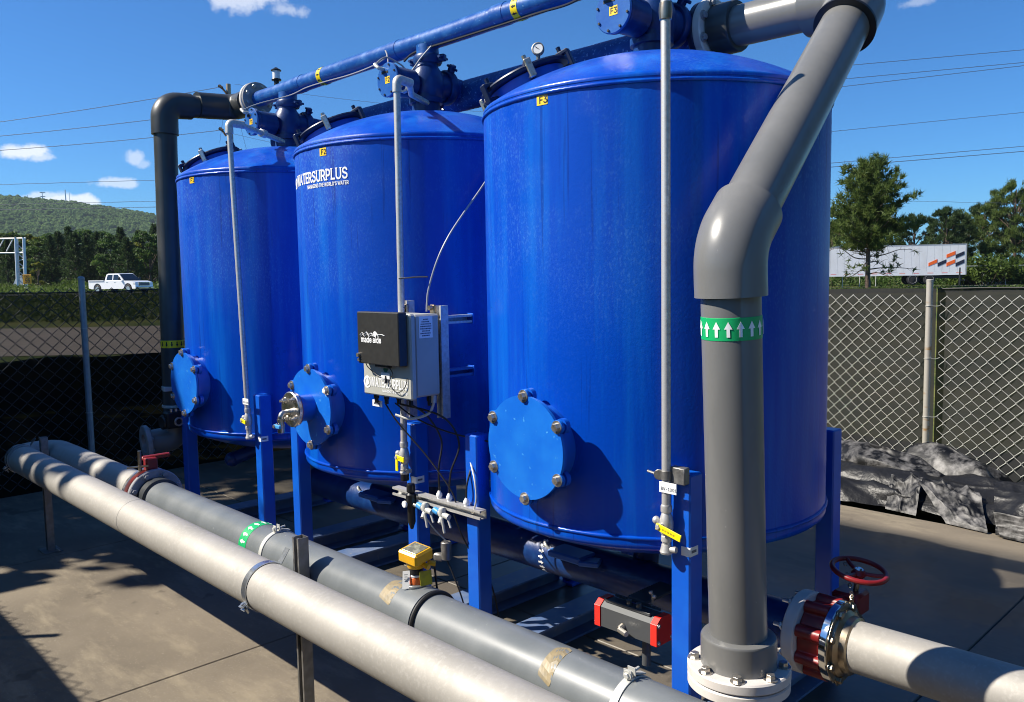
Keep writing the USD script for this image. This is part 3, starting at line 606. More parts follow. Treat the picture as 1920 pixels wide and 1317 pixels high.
# ------------------------------------------------------------------ header pipes above the tanks
HX, HZ = 3.172, 3.05
hp = thing('header_pipe', 'long blue pipe running above all three tanks with yellow arrow bands', 'pipe', (HX, 4.0, HZ))
yy = np.linspace(6.0, 2.17, 60)
hp.part('pipe', tube(np.stack([np.full(60, HX), yy, HZ + 0.003 * np.sin(yy * 3)], 1), 0.057, 40), M['blue_pipe'], 40)
for yc in (5.38, 4.24, 3.30): hp.part('coupling', lathe([(0.056, -0.05), (0.060, -0.047), (0.061, 0), (0.060, 0.047), (0.056, 0.05)], (HX, yc, HZ), (0, 1, 0), 40), M['blue_pipe'], 40)
for yc in (5.06, 3.16):
    b = hp.part('flow_band', lathe([(0.0575, -0.024), (0.0588, -0.023), (0.0588, 0.023), (0.0575, 0.024)], (HX, yc, HZ), (0, 1, 0), 48), M['band_yellow'], 40, 'yellow band with black flow arrows')
    ar = [wrap_any(ARROW, (HX, yc, HZ), (0, 1, 0), 0.0588, a, 0, 0.016, 0.032) for a in np.arange(0, 2 * np.pi, 2 * np.pi / 10)]
    b.part('arrow_print', cat(*ar), M['print_black'], False)
hp.part('flange', ringdisc((HX, 6.02, HZ), (0, 1, 0), 0.05, 0.125, 0.022, 48), M['grey_flange'], 40)
fl = hp.part('mating_flange', ringdisc((HX, 6.055, HZ), (0, 1, 0), 0.05, 0.128, 0.03, 48, 0.004), M['pvc_flange_white'], 40)
for m in range(8):
    a = 2 * np.pi * (m + 0.5) / 8
    hp.part('bolt', bolt((HX + 0.098 * math.cos(a), 6.008, HZ + 0.098 * math.sin(a)), (0, -1, 0), 0.012, 0.014), M['bolt_steel'])
for k in range(3):
    hp.part('branch', lathe([(0.066, 0.03), (0.066, 0.095), (0.072, 0.1), (0.072, 0.112)], (HX, TYS[k], HZ), (0, 0, -1), 32), M['blue_pipe'], 40)

vent = thing('air_vent', 'small clear air vent with black cap on top of the blue header pipe', 'vent', (HX, 5.72, HZ + 0.05))
vent.part('base', cat(cyl((HX, 5.72, HZ + 0.05), (HX, 5.72, HZ + 0.085), 0.018, 16), lathe([(0.0, 0), (0.034, 0), (0.036, 0.006), (0.034, 0.012), (0, 0.012)], (HX, 5.72, HZ + 0.085), (0, 0, 1), 24)), M['black_plastic'])
vent.part('clear_chamber', cyl((HX, 5.72, HZ + 0.0975), (HX, 5.72, HZ + 0.155), 0.027, 24), M['clear_cap'])
vent.part('cap', lathe([(0.0, 0), (0.037, 0), (0.037, 0.006), (0.02, 0.016), (0.006, 0.026), (0, 0.027)], (HX, 5.72, HZ + 0.1555), (0, 0, 1), 24), M['black_plastic'])

OX, OZ, OR_ = 3.45, 2.772, 0.0885
oh = thing('outlet_header', 'thicker blue pipe behind the tank tops joined to the grey pipe', 'pipe', (OX, 4.0, OZ))
oh.part('pipe', tube(np.stack([np.full(50, OX), np.linspace(6.2, 2.20, 50), np.full(50, OZ)], 1), OR_, 40), M['blue_header'], 40)
oh.part('end_flange', ringdisc((OX, 2.222, OZ), (0, 1, 0), 0.085, 0.143, 0.03, 48, 0.004), M['dark_blue'], 40)
for k in range(3):
    oh.part('branch', cyl((OX, TYS[k] + 0.0, OZ + 0.01), (OX - 0.16, TYS[k], OZ + 0.022), 0.075, 28), M['blue_header'], 40)

# three way valves on the tank tops
def valve(k):
    y = TYS[k]; zc = 2.79
    lab = ['dark blue valve with F3 disc on top of the nearest tank', 'dark blue valve with F2 disc on top of the middle tank', 'dark blue valve with F1 disc on top of the farthest tank'][k]
    t = thing('three_way_valve', lab, 'valve', (TX, y, 2.66))
    t.part('tank_nozzle', lathe([(0.082, -0.06), (0.082, 0.02), (0.097, 0.022), (0.097, 0.052), (0.085, 0.054), (0.085, 0.075)], (TX, y, 2.66), (0, 0, 1), 36), M['blue_valve'], 40)
    t.part('body', cat(lathe([(0, -0.115), (0.06, -0.105), (0.088, -0.075), (0.102, -0.02), (0.102, 0.03), (0.088, 0.075), (0.072, 0.10), (0.066, 0.115), (0.066, 0.165), (0, 0.165)], (HX - 0.012, y, zc), (0, 0, 1), 36),
                       lathe([(0.1, 0), (0.085, 0.05), (0.082, 0.09), (0.082, 0.13), (0, 0.13)], (TX + 0.02, y, zc), (1, 0, 0.05), 36)), M['blue_valve'], 40)
    for nm, c_, ax, rr in (('coupling', (HX, y, 2.938), (0, 0, 1), 0.073), ('coupling', (TX + 0.155, y, zc + 0.008), (1, 0, 0.05), 0.090)):
        u_, v_, w_ = frame(ax); cc = V(*c_)
        cp = t.part(nm, lathe([(rr - 0.012, -0.026), (rr + 0.004, -0.026), (rr + 0.012, -0.014), (rr + 0.012, 0.014), (rr + 0.004, 0.026), (rr - 0.012, 0.026)], cc, w_, 36), M['blue_valve'], 40)
        d0 = unit(V(0.3, -1, 0)) if ax[2] > 0.5 else unit(V(0, -0.5, 0.85))
        for s in (-1, 1):
            d = d0 * s; tt = np.cross(w_, d)
            cp.part('clamp_lug', cat(obox(cc + d * (rr + 0.028), d, tt, w_, (0.045, 0.034, 0.04), 0.006), cyl(cc + d * (rr + 0.032) - tt * 0.045, cc + d * (rr + 0.032) + tt * 0.045, 0.008, 8)), M['blue_valve'], 30)
    xa = 2.875
    t.part('actuator', cat(lathe([(0.074, 0.03), (0.082, 0.06), (0.080, 0.17), (0.055, 0.185), (0.045, 0.22)], (xa, y, zc - 0.008), (1, 0, 0), 36)), M['blue_valve'], 40)
    t.part('actuator_flange', disc((xa + 0.022, y, zc - 0.008), (1, 0, 0), 0.094, 0.016, 48), M['blue_valve'])
    cv = t.part('actuator_cover', disc((xa + 0.005, y, zc - 0.008), (1, 0, 0), 0.096, 0.014, 48, 0.004), M['blue_disc'], 40)
    for m in range(8):
        a = 2 * np.pi * (m + 0.35) / 8
        cv.part('bolt', bolt((xa - 0.002, y + 0.083 * math.cos(a), zc - 0.008 + 0.083 * math.sin(a)), (-1, 0, 0), 0.0062, 0.007, False), M['print_black'])
    st = t.part('sticker', box((xa - 0.0032, y - 0.026, zc - 0.028), (xa - 0.0022, y + 0.018, zc + 0.010)), M['sticker_yellow'], False, 'yellow F%d sticker' % (3 - k))
    st.part('sticker_print', text('F%d' % (3 - k), 0.024, (xa - 0.0033, y + 0.014, zc - 0.021), (0, -1, 0), (0, 0, 1), 0.0007, True), M['print_black'], False)
    t.part('air_fitting', cat(tube(fillet([(xa - 0.001, y + 0.03, zc + 0.055), (xa - 0.035, y + 0.03, zc + 0.055), (xa - 0.035, y + 0.055, zc + 0.075)], 0.012), 0.010, 10), cyl((xa - 0.034, y + 0.05, zc + 0.07), (xa - 0.036, y + 0.066, zc + 0.084), 0.012, 8)), M['grey_strap'])
    t.part('name_plate', box((xa - 0.004, y - 0.012, zc + 0.03), (xa - 0.002, y + 0.05, zc + 0.042)), M['print_black'])
    return t
for k in range(3): valve(k)

# bottom manifold
BX, BZ, BR = 3.028, 0.250, 0.097
bm = thing('bottom_manifold', 'dark blue pipe running low under the tanks with white arrows', 'pipe', (BX, 3.0, BZ))
bm.part('pipe', tube(np.stack([np.full(40, BX), np.linspace(5.12, 1.525, 40), np.full(40, BZ)], 1), BR, 36), M['blue_valve'], 40)
bm.part('end_cap', sphere((BX, 5.12, BZ), BR, 14, (1, 0.45, 1)), M['blue_valve'], True)
arr = [wrap_any(ARROW, (BX, 2.84, BZ), (0, -1, 0), BR, a, 0, 0.022, 0.034) for a in np.radians(np.arange(90, 290, 17))]
bm.part('arrow_print', cat(*arr), M['print_white'], False)
for k in range(3):
    if k < 2: bm.part('branch', cyl((BX + 0.06, TYS[k], BZ + 0.04), (TX - 0.03, TYS[k], 0.50), 0.06, 20), M['blue_valve'], 40)
    yv = TYS[k] + 0.36
    if k < 2:
        bm.part('valve_cover', cat(box((BX - 0.17, yv - 0.15, BZ + 0.055), (BX - 0.04, yv + 0.06, BZ + 0.090), 0.012), obox((BX - 0.115, yv - 0.17, BZ + 0.065), (1, 0.5, 0), (-0.5, 1, 0), (0, 0, 1), (0.08, 0.10, 0.026), 0.01)), M['blue_bracket'], 30)
        bm.part('hook', tube(curve([(BX - 0.135, yv + 0.055, BZ + 0.07), (BX - 0.147, yv + 0.085, BZ + 0.098), (BX - 0.13, yv + 0.107, BZ + 0.104), (BX - 0.113, yv + 0.10, BZ + 0.07)], 16), 0.0065, 8), M['grey_strap'])
bd = thing('drain_outlet', 'small blue drain fitting under the farthest tank', 'drain', (2.75, 5.75, 0.36))
bd.part('body', cat(cyl((2.72, 5.78, 0.36), (2.95, 5.70, 0.44), 0.05, 20), sphere((2.72, 5.78, 0.36), 0.055, 10)), M['blue_valve'])

# ------------------------------------------------------------------ grey plastic risers
# right riser: from the outlet header over the front of the nearest tank down to a white flange
P_E1 = V(3.45, 1.50, 2.762); P_K = V(2.335, 1.415, 1.752); P_B = V(2.396, 1.41, 0.40)
rz = thing('grey_riser', 'thick grey plastic pipe bending down in front of the nearest tank with green arrow band', 'pipe', (2.38, 1.41, 0.33))
RR = 0.0940
dgn = unit(P_K - P_E1); vdn = unit(P_B - P_K)
rz.part('top_pipe', cyl((OX, 2.15, OZ), (OX, 1.64, 2.766), 0.0895, 48), M['pvc_riser'], 40)
rz.part('socket', lathe([(RR - 0.01, -0.055), (0.110, -0.055), (0.114, -0.045), (0.114, 0.05), (0.108, 0.055), (RR - 0.01, 0.055)], (OX, 2.105, OZ), (0, 1, 0), 48), M['pvc_dark'], 40)
rz.part('flange', ringdisc((OX, 2.184, OZ), (0, 1, 0), 0.085, 0.147, 0.043, 56, 0.006), M['pvc_flange_white'], 40)
for m in range(8):
    a = 2 * np.pi * (m + 0.5) / 8
    rz.part('bolt', bolt((OX + 0.126 * math.cos(a), 2.162, OZ + 0.126 * math.sin(a)), (0, -1, 0), 0.015, 0.017), M['grey_flange'])
rz.part('top_elbow', tube(fillet([V(OX, 1.72, 2.767), P_E1 + V(0, 0, 0.004), P_E1 + dgn * 0.22], 0.16, 14), 0.116, 44), M['pvc_riser'], 40)
rz.part('slanted_pipe', cyl(P_E1 + dgn * 0.15, P_K - dgn * 0.12, RR, 48), M['pvc_riser'], 40)
rz.part('elbow_rim', lathe([(RR - 0.005, -0.006), (0.119, -0.006), (0.119, 0.006), (RR - 0.005, 0.006)], P_E1 + dgn * 0.225, dgn, 48), M['black_plastic'], 40)
kb = tube(fillet([P_K - dgn * 0.165, P_K, P_K + vdn * 0.165], 0.20, 14), 0.1135, 48)
rz.part('knee_elbow', kb, M['pvc_riser'], 40)
rz.part('lower_pipe', cyl(P_K + vdn * 0.10, P_B, RR, 56), M['pvc_riser'], 40)
bc = P_K + vdn * 0.262
band = rz.part('flow_band', lathe([(RR + 0.0004, -0.036), (RR + 0.0014, -0.035), (RR + 0.0014, 0.035), (RR + 0.0004, 0.036)], bc, vdn, 56), M['band_green'], 40, 'green band with white arrows pointing up')
bu, bv, bw = frame(vdn)
band.part('arrow_print', cat(*[wrap_any(ARROW, bc, -vdn, RR + 0.0012, a, 0, 0.025, 0.048) for a in np.arange(0.05, 2 * np.pi, 2 * np.pi / 16)]), M['print_white'], False)
rz.part('collar', lathe([(RR - 0.01, 0.10), (RR + 0.004, 0.103), (0.119, 0.098), (0.124, 0.09), (0.124, -0.03), (0.1, -0.03)], (2.397, 1.41, 0.365), (0, 0, 1), 56), M['pvc_riser'], 40)
fl = rz.part('base_flange', ringdisc((2.397, 1.41, 0.348), (0, 0, 1), 0.08, 0.168, 0.036, 64, 0.005), M['pvc_flange_white'], 40)
fl2 = rz.part('base_flange', disc((2.397, 1.41, 0.309), (0, 0, 1), 0.167, 0.036, 64, 0.005), M['pvc_flange_white'], 40)
rz.part('gasket', disc((2.397, 1.41, 0.3285), (0, 0, 1), 0.160, 0.004, 48), M['rubber_black'])
for m in range(8):
    a = 2 * np.pi * (m + 0.5) / 8 + 0.12
    fl.part('bolt', bolt((2.397 + 0.143 * math.cos(a), 1.41 + 0.143 * math.sin(a), 0.366), (0, 0, 1), 0.0155, 0.018), M['bolt_steel'])
single('riser_support', cat(box((2.35, 1.36, GZ + 0.002), (2.445, 1.46, 0.288), 0.006), box((2.31, 1.32, GZ + 0.002), (2.48, 1.50, GZ + 0.03), 0.006)), M['wood_block'], 'brown timber block under the white flange of the grey riser', 'block')

# left riser
lr = thing('dark_riser', 'grey plastic pipe darkened by painted-in shade, rising at the far left of the tanks with yellow arrow band', 'pipe', (2.56, 6.38, 0.4))
LP = [V(HX, 6.07, HZ), V(HX, 6.38, HZ - 0.01), V(2.60, 6.38, 2.99), V(2.555, 6.38, 0.47), V(2.36, 6.40, 0.455)]
lr.part('stub', cyl((HX, 6.068, HZ), (HX, 6.2, HZ), 0.088, 36), M['pvc_dark'])
lr.part('tee_elbow', tube(fillet([(HX, 6.16, HZ), LP[1], LP[1] + V(-0.32, 0, -0.02)], 0.12, 10), 0.098, 36), M['pvc_dark'], 40)
lr.part('cross_pipe', cyl(LP[1] + V(-0.2, 0, -0.012), LP[2] + V(0.14, 0, 0), 0.083, 36), M['pvc_dark'], 40)
lr.part('top_elbow', tube(fillet([LP[2] + V(0.20, 0, 0.012), LP[2], LP[2] + V(-0.004, 0, -0.22)], 0.11, 12), 0.097, 36), M['pvc_dark'], 40)
lr.part('vertical_pipe', cyl(LP[2] + V(0, 0, -0.1), LP[3] + V(0, 0, 0.06), 0.083, 36), M['pvc_dark'], 40)
lb = lr.part('flow_band', lathe([(0.0835, -0.028), (0.0845, -0.027), (0.0845, 0.027), (0.0835, 0.028)], (2.568, 6.38, 1.197), (0, 0, 1), 40), M['band_yellow'], 40, 'yellow band with black arrows pointing down')
lb.part('arrow_print', cat(*[wrap_any(ARROW, (2.568, 6.38, 1.197), (0, 0, -1), 0.0843, a, 0, 0.020, 0.036) for a in np.arange(0, 2 * np.pi, 2 * np.pi / 14)]), M['print_black'], False)
lr.part('bottom_elbow', tube(fillet([LP[3] + V(0, 0, 0.13), LP[3], LP[4]], 0.11, 12), 0.095, 36), M['pvc_grey'], 40)
fn = unit(V(-1, 0.12, -0.06))
lr.part('bottom_flange', ringdisc(LP[4] + fn * 0.02, fn, 0.07, 0.138, 0.034, 48, 0.005), M['grey_flange'], 40)
for m in range(8):
    a = 2 * np.pi * (m + 0.5) / 8; u_, v_, w_ = frame(fn)
    lr.part('bolt', bolt(LP[4] + fn * 0.003 + (u_ * math.cos(a) + v_ * math.sin(a)) * 0.116, -fn, 0.013, 0.012), M['grey_flange'])
lr.part('hose_clamp', ringdisc((2.557, 6.38, 0.72), (0, 0, 1), 0.082, 0.089, 0.02, 32), M['grey_strap'])
lr.part('hose_clamp', cat(ringdisc((2.56, 6.38, 0.86), (0, 0, 1), 0.082, 0.087, 0.03, 32), box((2.45, 6.28, 0.845), (2.51, 6.32, 0.875), 0.003)), M['grey_strap'])
la = thing('black_actuator', 'small black valve actuator on the lower end of the dark riser', 'actuator', (2.52, 6.24, 0.62))
la.part('body', cat(cyl((2.60, 6.27, 0.63), (2.40, 6.25, 0.62), 0.055, 20, 0.008), box((2.42, 6.18, 0.575), (2.60, 6.275, 0.70), 0.012)), M['black_plastic'])
la.part('knob', cat(ringdisc((2.50, 6.172, 0.625), (0, 1, 0), 0.022, 0.034, 0.016, 24), *[cyl((2.46 + 0.035 * i_, 6.20, 0.70), (2.46 + 0.035 * i_, 6.20, 0.722), 0.011, 8) for i_ in range(4)]), M['bolt_steel'])

# ------------------------------------------------------------------ foreground pipes
PR = 0.0957
ss = thing('stainless_pipe', 'pale stainless steel pipe running across the foreground on strut posts', 'pipe', (1.532, 3.0, 0.450))
SX, SZ = 1.532, 0.450
ypath = np.linspace(-0.6, 6.46, 60)
ub = fillet([(SX, 6.23, SZ), (SX, 6.62, SZ), (SX + 0.24, 6.62, SZ), (SX + 0.245, 6.23, SZ)], 0.118, 12)
ss.part('pipe', tube(np.stack([np.full(60, SX), ypath, np.full(60, SZ)], 1), PR, 56), M['stainless_pipe'], 40)
ss.part('return_bend', tube(ub[1:], PR - 0.0004, 40), M['stainless_pipe'], 40)
ss.part('return_pipe', cyl((SX + 0.245, 6.23, SZ), (SX + 0.247, 5.05, SZ), PR - 0.001, 40), M['stainless_pipe'], 40)
for yw in (1.0, 4.4): ss.part('weld', ringdisc((SX, yw, SZ), (0, 1, 0), PR - 0.002, PR + 0.0012, 0.008, 56, 0.001), M['stainless_pipe'], 40)
gx = SX + 0.247
gp = thing('grey_pipe', 'grey plastic pipe running beside the stainless pipe with green arrow band', 'pipe', (gx, 2.0, SZ))
gp.part('pipe', tube(np.stack([np.full(50, gx), np.linspace(-0.5, 4.76, 50), np.full(50, SZ)], 1), PR, 56), M['pvc_grey'], 40)
b = gp.part('flow_band', lathe([(PR + 0.0004, -0.035), (PR + 0.0014, -0.034), (PR + 0.0014, 0.034), (PR + 0.0004, 0.035)], (gx, 3.524, SZ), (0, 1, 0), 56), M['band_green'], 40, 'green band with white arrows')
b.part('arrow_print', cat(*[wrap_any(ARROW, (gx, 3.524, SZ), (0, 1, 0), PR + 0.0012, a, 0, 0.0215, 0.045) for a in np.arange(0, 2 * np.pi, 2 * np.pi / 18)]), M['print_white'], False)
gp.part('saddle', lathe([(PR, -0.096), (PR + 0.011, -0.094), (PR + 0.012, 0.062), (PR + 0.002, 0.068)], (gx, 2.362, SZ), (0, 1, 0), 56), M['pvc_grey'], 40)
gp.part('seal_ring', ringdisc((gx, 2.257, SZ), (0, 1, 0), PR - 0.002, PR + 0.013, 0.014, 56, 0.004), M['rubber_black'], 40)
def patch(x0, x1, a0, a1, y, mat_, nm):
    pts = [(x0, a0)]; poly = Polygon([(-0.5, -0.5), (-0.35, 0.5), (0.3, 0.42), (0.5, -0.1), (0.42, -0.5)]).buffer(0.12).simplify(0.01)
    return gp.part(nm, wrap_any(poly, (gx, y, SZ), (0, 1, 0), PR, (a0 + a1) / 2, 0, PR * abs(a1 - a0), abs(x1 - x0), lift=0.0118 if y > 2 else 0.0006), mat_, False)
uu, vv_, ww = frame((0, 1, 0))
def ang_of(d): return math.atan2(d @ vv_, d @ uu)
aS = ang_of(unit(V(-0.55, 0, 0.84)))
patch(0, 0.06, aS - 0.42, aS + 0.42, 2.425, M['stain_tan'], 'glue_stain')
patch(0, 0.045, aS - 0.62, aS + 0.62, 1.632, M['stain_tan'], 'glue_stain')
gp.part('end_flange', ringdisc((gx, 4.776, SZ), (0, 1, 0), 0.07, 0.155, 0.03, 48, 0.004), M['grey_flange'], 40)
gp.part('end_collar', lathe([(PR, -0.07), (0.112, -0.067), (0.112, 0.01)], (gx, 4.748, SZ), (0, 1, 0), 48), M['pvc_dark'], 40)
for m in range(8):
    a = 2 * np.pi * (m + 0.5) / 8
    gp.part('bolt', bolt((gx + 0.130 * math.cos(a), 4.760, SZ + 0.130 * math.sin(a)), (0, -1, 0), 0.014, 0.014), M['grey_flange'])
lv = thing('lever_valve', 'butterfly valve with red lever between grey pipe and stainless return', 'valve', (gx, 4.85, SZ))
lv.part('body', cat(ringdisc((gx, 4.822, SZ), (0, 1, 0), 0.06, 0.125, 0.056, 40), cyl((gx, 4.822, SZ + 0.11), (gx, 4.822, SZ + 0.21), 0.025, 16)), M['red_paint'])
lv.part('lever', cat(obox((gx + 0.04, 4.84, SZ + 0.215), (1, -0.25, 0.05), (0.25, 1, 0), (0, 0, 1), (0.15, 0.03, 0.024), 0.005), obox((gx + 0.0, 4.822, SZ + 0.18), (1, 0, 0), (0, 1, 0), (0, 0, 1), (0.065, 0.05, 0.075), 0.006)), M['red_paint'])
lv.part('stem', cat(cyl((gx - 0.06, 4.82, SZ + 0.15), (gx - 0.06, 4.82, SZ + 0.265), 0.011, 8), obox((gx - 0.08, 4.80, SZ + 0.18), (1, -0.3, 0), (0.3, 1, 0), (0, 0, 1), (0.11, 0.016, 0.008))), M['bronze_steel'])
lv.part('rear_flange', ringdisc((gx, 4.868, SZ), (0, 1, 0), 0.07, 0.153, 0.03, 48, 0.003), M['stainless'], 40)
lv.part('rear_hub', lathe([(0.113, 0), (0.104, 0.07), (PR, 0.18)], (gx, 4.88, SZ), (0, 1, 0), 40), M['stainless_pipe'], 40)

# strut posts
def strut_profile(w=0.046):
    o = sbox(-w / 2, -w / 2, w / 2, w / 2).difference(sbox(-w / 2 - 0.01, -w / 2 + 0.003, w / 2 - 0.003, w / 2 - 0.003))
    return o.union(sbox(-w / 2, -w / 2, -w / 2 + 0.008, -w / 2 + 0.011)).union(sbox(-w / 2, w / 2 - 0.011, -w / 2 + 0.008, w / 2))
PX = SX + 0.123
def post(y, top, label, clampdy):
    t = thing('strut_post', label, 'post', (PX, y, GZ))
    t.part('channel', extrude(strut_profile(), (PX, y, GZ + 0.006), (1, 0, 0), (0, 1, 0), top - GZ - 0.006), M['strut_steel'], 30)
    t.part('foot_plate', box((PX - 0.06, y - 0.07, GZ + 0.001), (PX + 0.06, y + 0.09, GZ + 0.007)), M['strut_steel'])
    for s in (0.045, 0.07): t.part('anchor_bolt', bolt((PX + 0.03, y - s, GZ + 0.007), (0, 0, 1), 0.008, 0.012), M['bolt_steel'])
    ys_ = y + clampdy
    # strap round the stainless pipe, from the channel over the top to ears at the front
    ang = np.radians(np.linspace(52, 205, 26)); prof = []
    rr2 = PR + 0.0022
    pts = [V(PX - 0.024, ys_, SZ + 0.132)] + [V(SX + rr2 * math.cos(a), ys_, SZ + rr2 * math.sin(a)) for a in ang]
    def strap(pts, w=0.032, th=0.0028):
        pts = np.array(pts); n = len(pts); tg = np.gradient(pts, axis=0); nn = np.cross(tg, V(0, 1, 0)); nn /= np.linalg.norm(nn, axis=1)[:, None]
        vs = np.concatenate([pts + V(0, -w / 2, 0), pts + V(0, w / 2, 0), pts + V(0, w / 2, 0) - nn * th, pts + V(0, -w / 2, 0) - nn * th]); fs = []
        for i_ in range(n - 1):
            for a_, b_ in ((0, 1), (1, 2), (2, 3), (3, 0)):
                p0, p1, p2, p3 = a_ * n + i_, b_ * n + i_, b_ * n + i_ + 1, a_ * n + i_ + 1; fs += [(p0, p1, p2), (p0, p2, p3)]
        return vs, np.array(fs)
    st = t.part('strap', strap(pts), M['zinc_strap'], 40)
    ang2 = np.radians(np.linspace(214, 330, 18))
    t.part('strap', strap([V(SX + rr2 * math.cos(a), ys_, SZ + rr2 * math.sin(a)) for a in ang2] + [V(PX - 0.024, ys_, SZ - 0.08)]), M['zinc_strap'], 40)
    ea = math.radians(209); d = V(math.cos(ea), 0, math.sin(ea)); tt = V(-d[2], 0, d[0])
    t.part('strap_ears', cat(*[obox(V(SX, ys_, SZ) + d * (rr2 + 0.013) + tt * s_, d, (0, 1, 0), tt, (0.03, 0.032, 0.003)) for s_ in (-0.008, 0.008)], bolt(V(SX, ys_, SZ) + d * (rr2 + 0.014) + tt * -0.0095, -tt, 0.0085, 0.008), cyl(V(SX, ys_, SZ) + d * (rr2 + 0.014) + tt * -0.012, V(SX, ys_, SZ) + d * (rr2 + 0.014) + tt * 0.034, 0.0045, 8)), M['zinc_strap'], 30)
post(2.945, 0.637, 'steel strut post in the foreground between the two pipes, with strap', 0.06)
post(6.447, 0.597, 'steel strut post near the far bend of the stainless pipe', 0.10)

def pipe_clamp(y, label, tilt=0.35):
    t = thing('pipe_clamp', label, 'clamp', (gx, y, SZ))
    n_ = V(0.02, 1, 0.0)
    t.part('ring', ringdisc((gx, y, SZ), n_, PR + 0.0006, PR + 0.0042, 0.026, 48, 0.001), M['grey_strap'], 40)
    d = unit(V(-0.10, 0, 1)); tt = V(d[2], 0, -d[0]); c_ = V(gx, y, SZ) + d * (PR + 0.016)
    t.part('ears', cat(*[obox(c_ + tt * s_, d, (0, 1, 0), tt, (0.032, 0.026, 0.003)) for s_ in (-0.009, 0.009)], bolt(c_ - tt * 0.0105, -tt, 0.009, 0.009), cyl(c_ - tt * 0.012, c_ + tt * 0.04, 0.0045, 8), obox(V(gx, y, SZ) + unit(V(0.25, 0, 1)) * (PR + 0.008), (1, 0, -0.3), (0, 1, 0), (0.3, 0, 1), (0.05, 0.02, 0.004))), M['grey_strap'], 30)
pipe_clamp(3.348, 'pale grey clamp on the grey pipe beside the green band')
pipe_clamp(1.376, 'pale grey clamp on the grey pipe at the bottom of the picture')

# yellow flow meter on the saddle
fx, fy, fz = gx, 2.351, SZ + PR + 0.010
fm = thing('flow_meter', 'yellow flow meter with grey display standing on the grey pipe', 'flow meter', (fx, fy, fz))
fm.part('socket', cat(cyl((fx, fy, fz - 0.0045), (fx, fy, fz + 0.0090), 0.036, 28, 0.003)), M['pvc_grey'])
fm.part('union_nut', lathe([(0, 0), (0.025, 0), (0.026, 0.003), (0.026, 0.024), (0.023, 0.027), (0, 0.027)], (fx, fy, fz + 0.0090), (0, 0, 1), 12), M['orange_plastic'])
fm.part('white_collar', cyl((fx, fy, fz + 0.0367), (fx, fy, fz + 0.0454), 0.026, 24, 0.002), M['white_plastic'])
fm.part('black_body', cyl((fx, fy, fz + 0.0458), (fx, fy, fz + 0.0680), 0.027, 24, 0.002), M['black_plastic'])
fm.part('lower_housing', cat(lathe([(0, 0), (0.029, 0), (0.034, 0.009), (0.038, 0.030), (0, 0.030)], (fx, fy, fz + 0.0684), (0, 0, 1), 28), cyl((fx + 0.0113, fy - 0.034, fz + 0.0816), (fx + 0.0136, fy - 0.0567, fz + 0.0770), 0.010, 14), cyl((fx + 0.034, fy - 0.0227, fz + 0.0816), (fx + 0.0567, fy - 0.0431, fz + 0.0770), 0.010, 14)), M['yellow_plastic'])
up = unit(V(-0.10, -0.12, 1)); ax = unit(np.cross(V(0, 1, 0), up)); ay = np.cross(up, ax); ca = math.radians(8); ax, ay = ax * math.cos(ca) + ay * math.sin(ca), -ax * math.sin(ca) + ay * math.cos(ca)
hc = V(fx, fy, fz + 0.1160)
hs = obox(hc, ax, ay, up, (0.092, 0.092, 0.046), 0.007)
hd = fm.part('display_housing', hs, M['yellow_plastic'], 30)
hd.part('display', obox(hc + up * 0.0225, ax, ay, up, (0.068, 0.068, 0.004), 0.002), M['display_grey'], 30)
tg = fm.part('paper_tag', obox((fx - 0.0385, fy + 0.0091, fz + 0.0290), (0.6, -0.75, 0.1), (0.15, 0.1, 0.98), (-0.7, -0.6, 0.2), (0.027, 0.063, 0.001)), M['white_plastic'], False, 'white paper tag')
tg.part('tag_print', cat(*[obox(V(fx - 0.0399, fy + 0.0079, fz + 0.0163 + 0.008 * i_), (0.6, -0.75, 0.1), (0.15, 0.1, 0.98), (-0.7, -0.6, 0.2), (0.014 - 0.003 * (i_ % 2), 0.0025, 0.0006)) for i_ in range(5)]), M['print_dark_grey'], False)
fm.part('hang_tag', obox((fx + 0.0068, fy - 0.0476, fz + 0.0381), (0.9, -0.3, 0), (0, 0.1, 1), (0.3, 0.9, -0.1), (0.045, 0.052, 0.002)), M['tag_olive'], False, 'worn yellow hanging tag')

# ------------------------------------------------------------------ control panel on struts
cp = thing('control_box', 'grey control box with black hood and white logo in front of the middle tank', 'control box', (2.43, 3.25, 1.10))
PY0, PY1, PZ0, PZ1 = 3.062, 3.452, 1.098, 1.498
cp.part('box_body', box((2.358, PY0 + 0.012, PZ0 + 0.008), (2.503, PY1 - 0.012, PZ1 - 0.004), 0.008), M['enclosure_grey'])
lid = cp.part('box_door', box((2.322, PY0, PZ0), (2.354, PY1, PZ1), 0.007), M['enclosure_grey'])
cp.part('door_seal', box((2.3545, PY0 + 0.016, PZ0 + 0.012), (2.3575, PY1 - 0.016, PZ1 - 0.008)), M['rubber_black'])
vv, ff, W_ = serif('WATERSURPLUS', 0.042); vv = vv.copy(); vv[:, 0] *= 0.30 / W_
lid.part('lettering', (V(2.3212, PY1 - 0.065, PZ0 + 0.045) + vv @ np.array([[0, -1, 0], [0, 0, 1], [-1, 0, 0]]), ff), M['print_white'], False)
m = meshkit.text_mesh("MANAGING THE WORLD'S WATER", 0.012, 0.0008, True); v2 = np.array(m.vertices); v2[:, 0] *= 0.2 / v2[:, 0].max()
lid.part('lettering', (V(2.3212, PY1 - 0.16, PZ0 + 0.022) + v2 @ np.array([[0, -1, 0], [0, 0, 1], [-1, 0, 0]]), m.faces), M['print_white'], False)
dm = trimesh.creation.extrude_polygon(drop, 0.0008, engine='earcut'); v3 = np.array(dm.vertices)
lid.part('emblem', (V(2.3212, PY1 - 0.035, PZ0 + 0.062) + v3 @ np.array([[0, -1, 0], [0, 0, 1], [-1, 0, 0]]), dm.faces), M['print_white'], False)
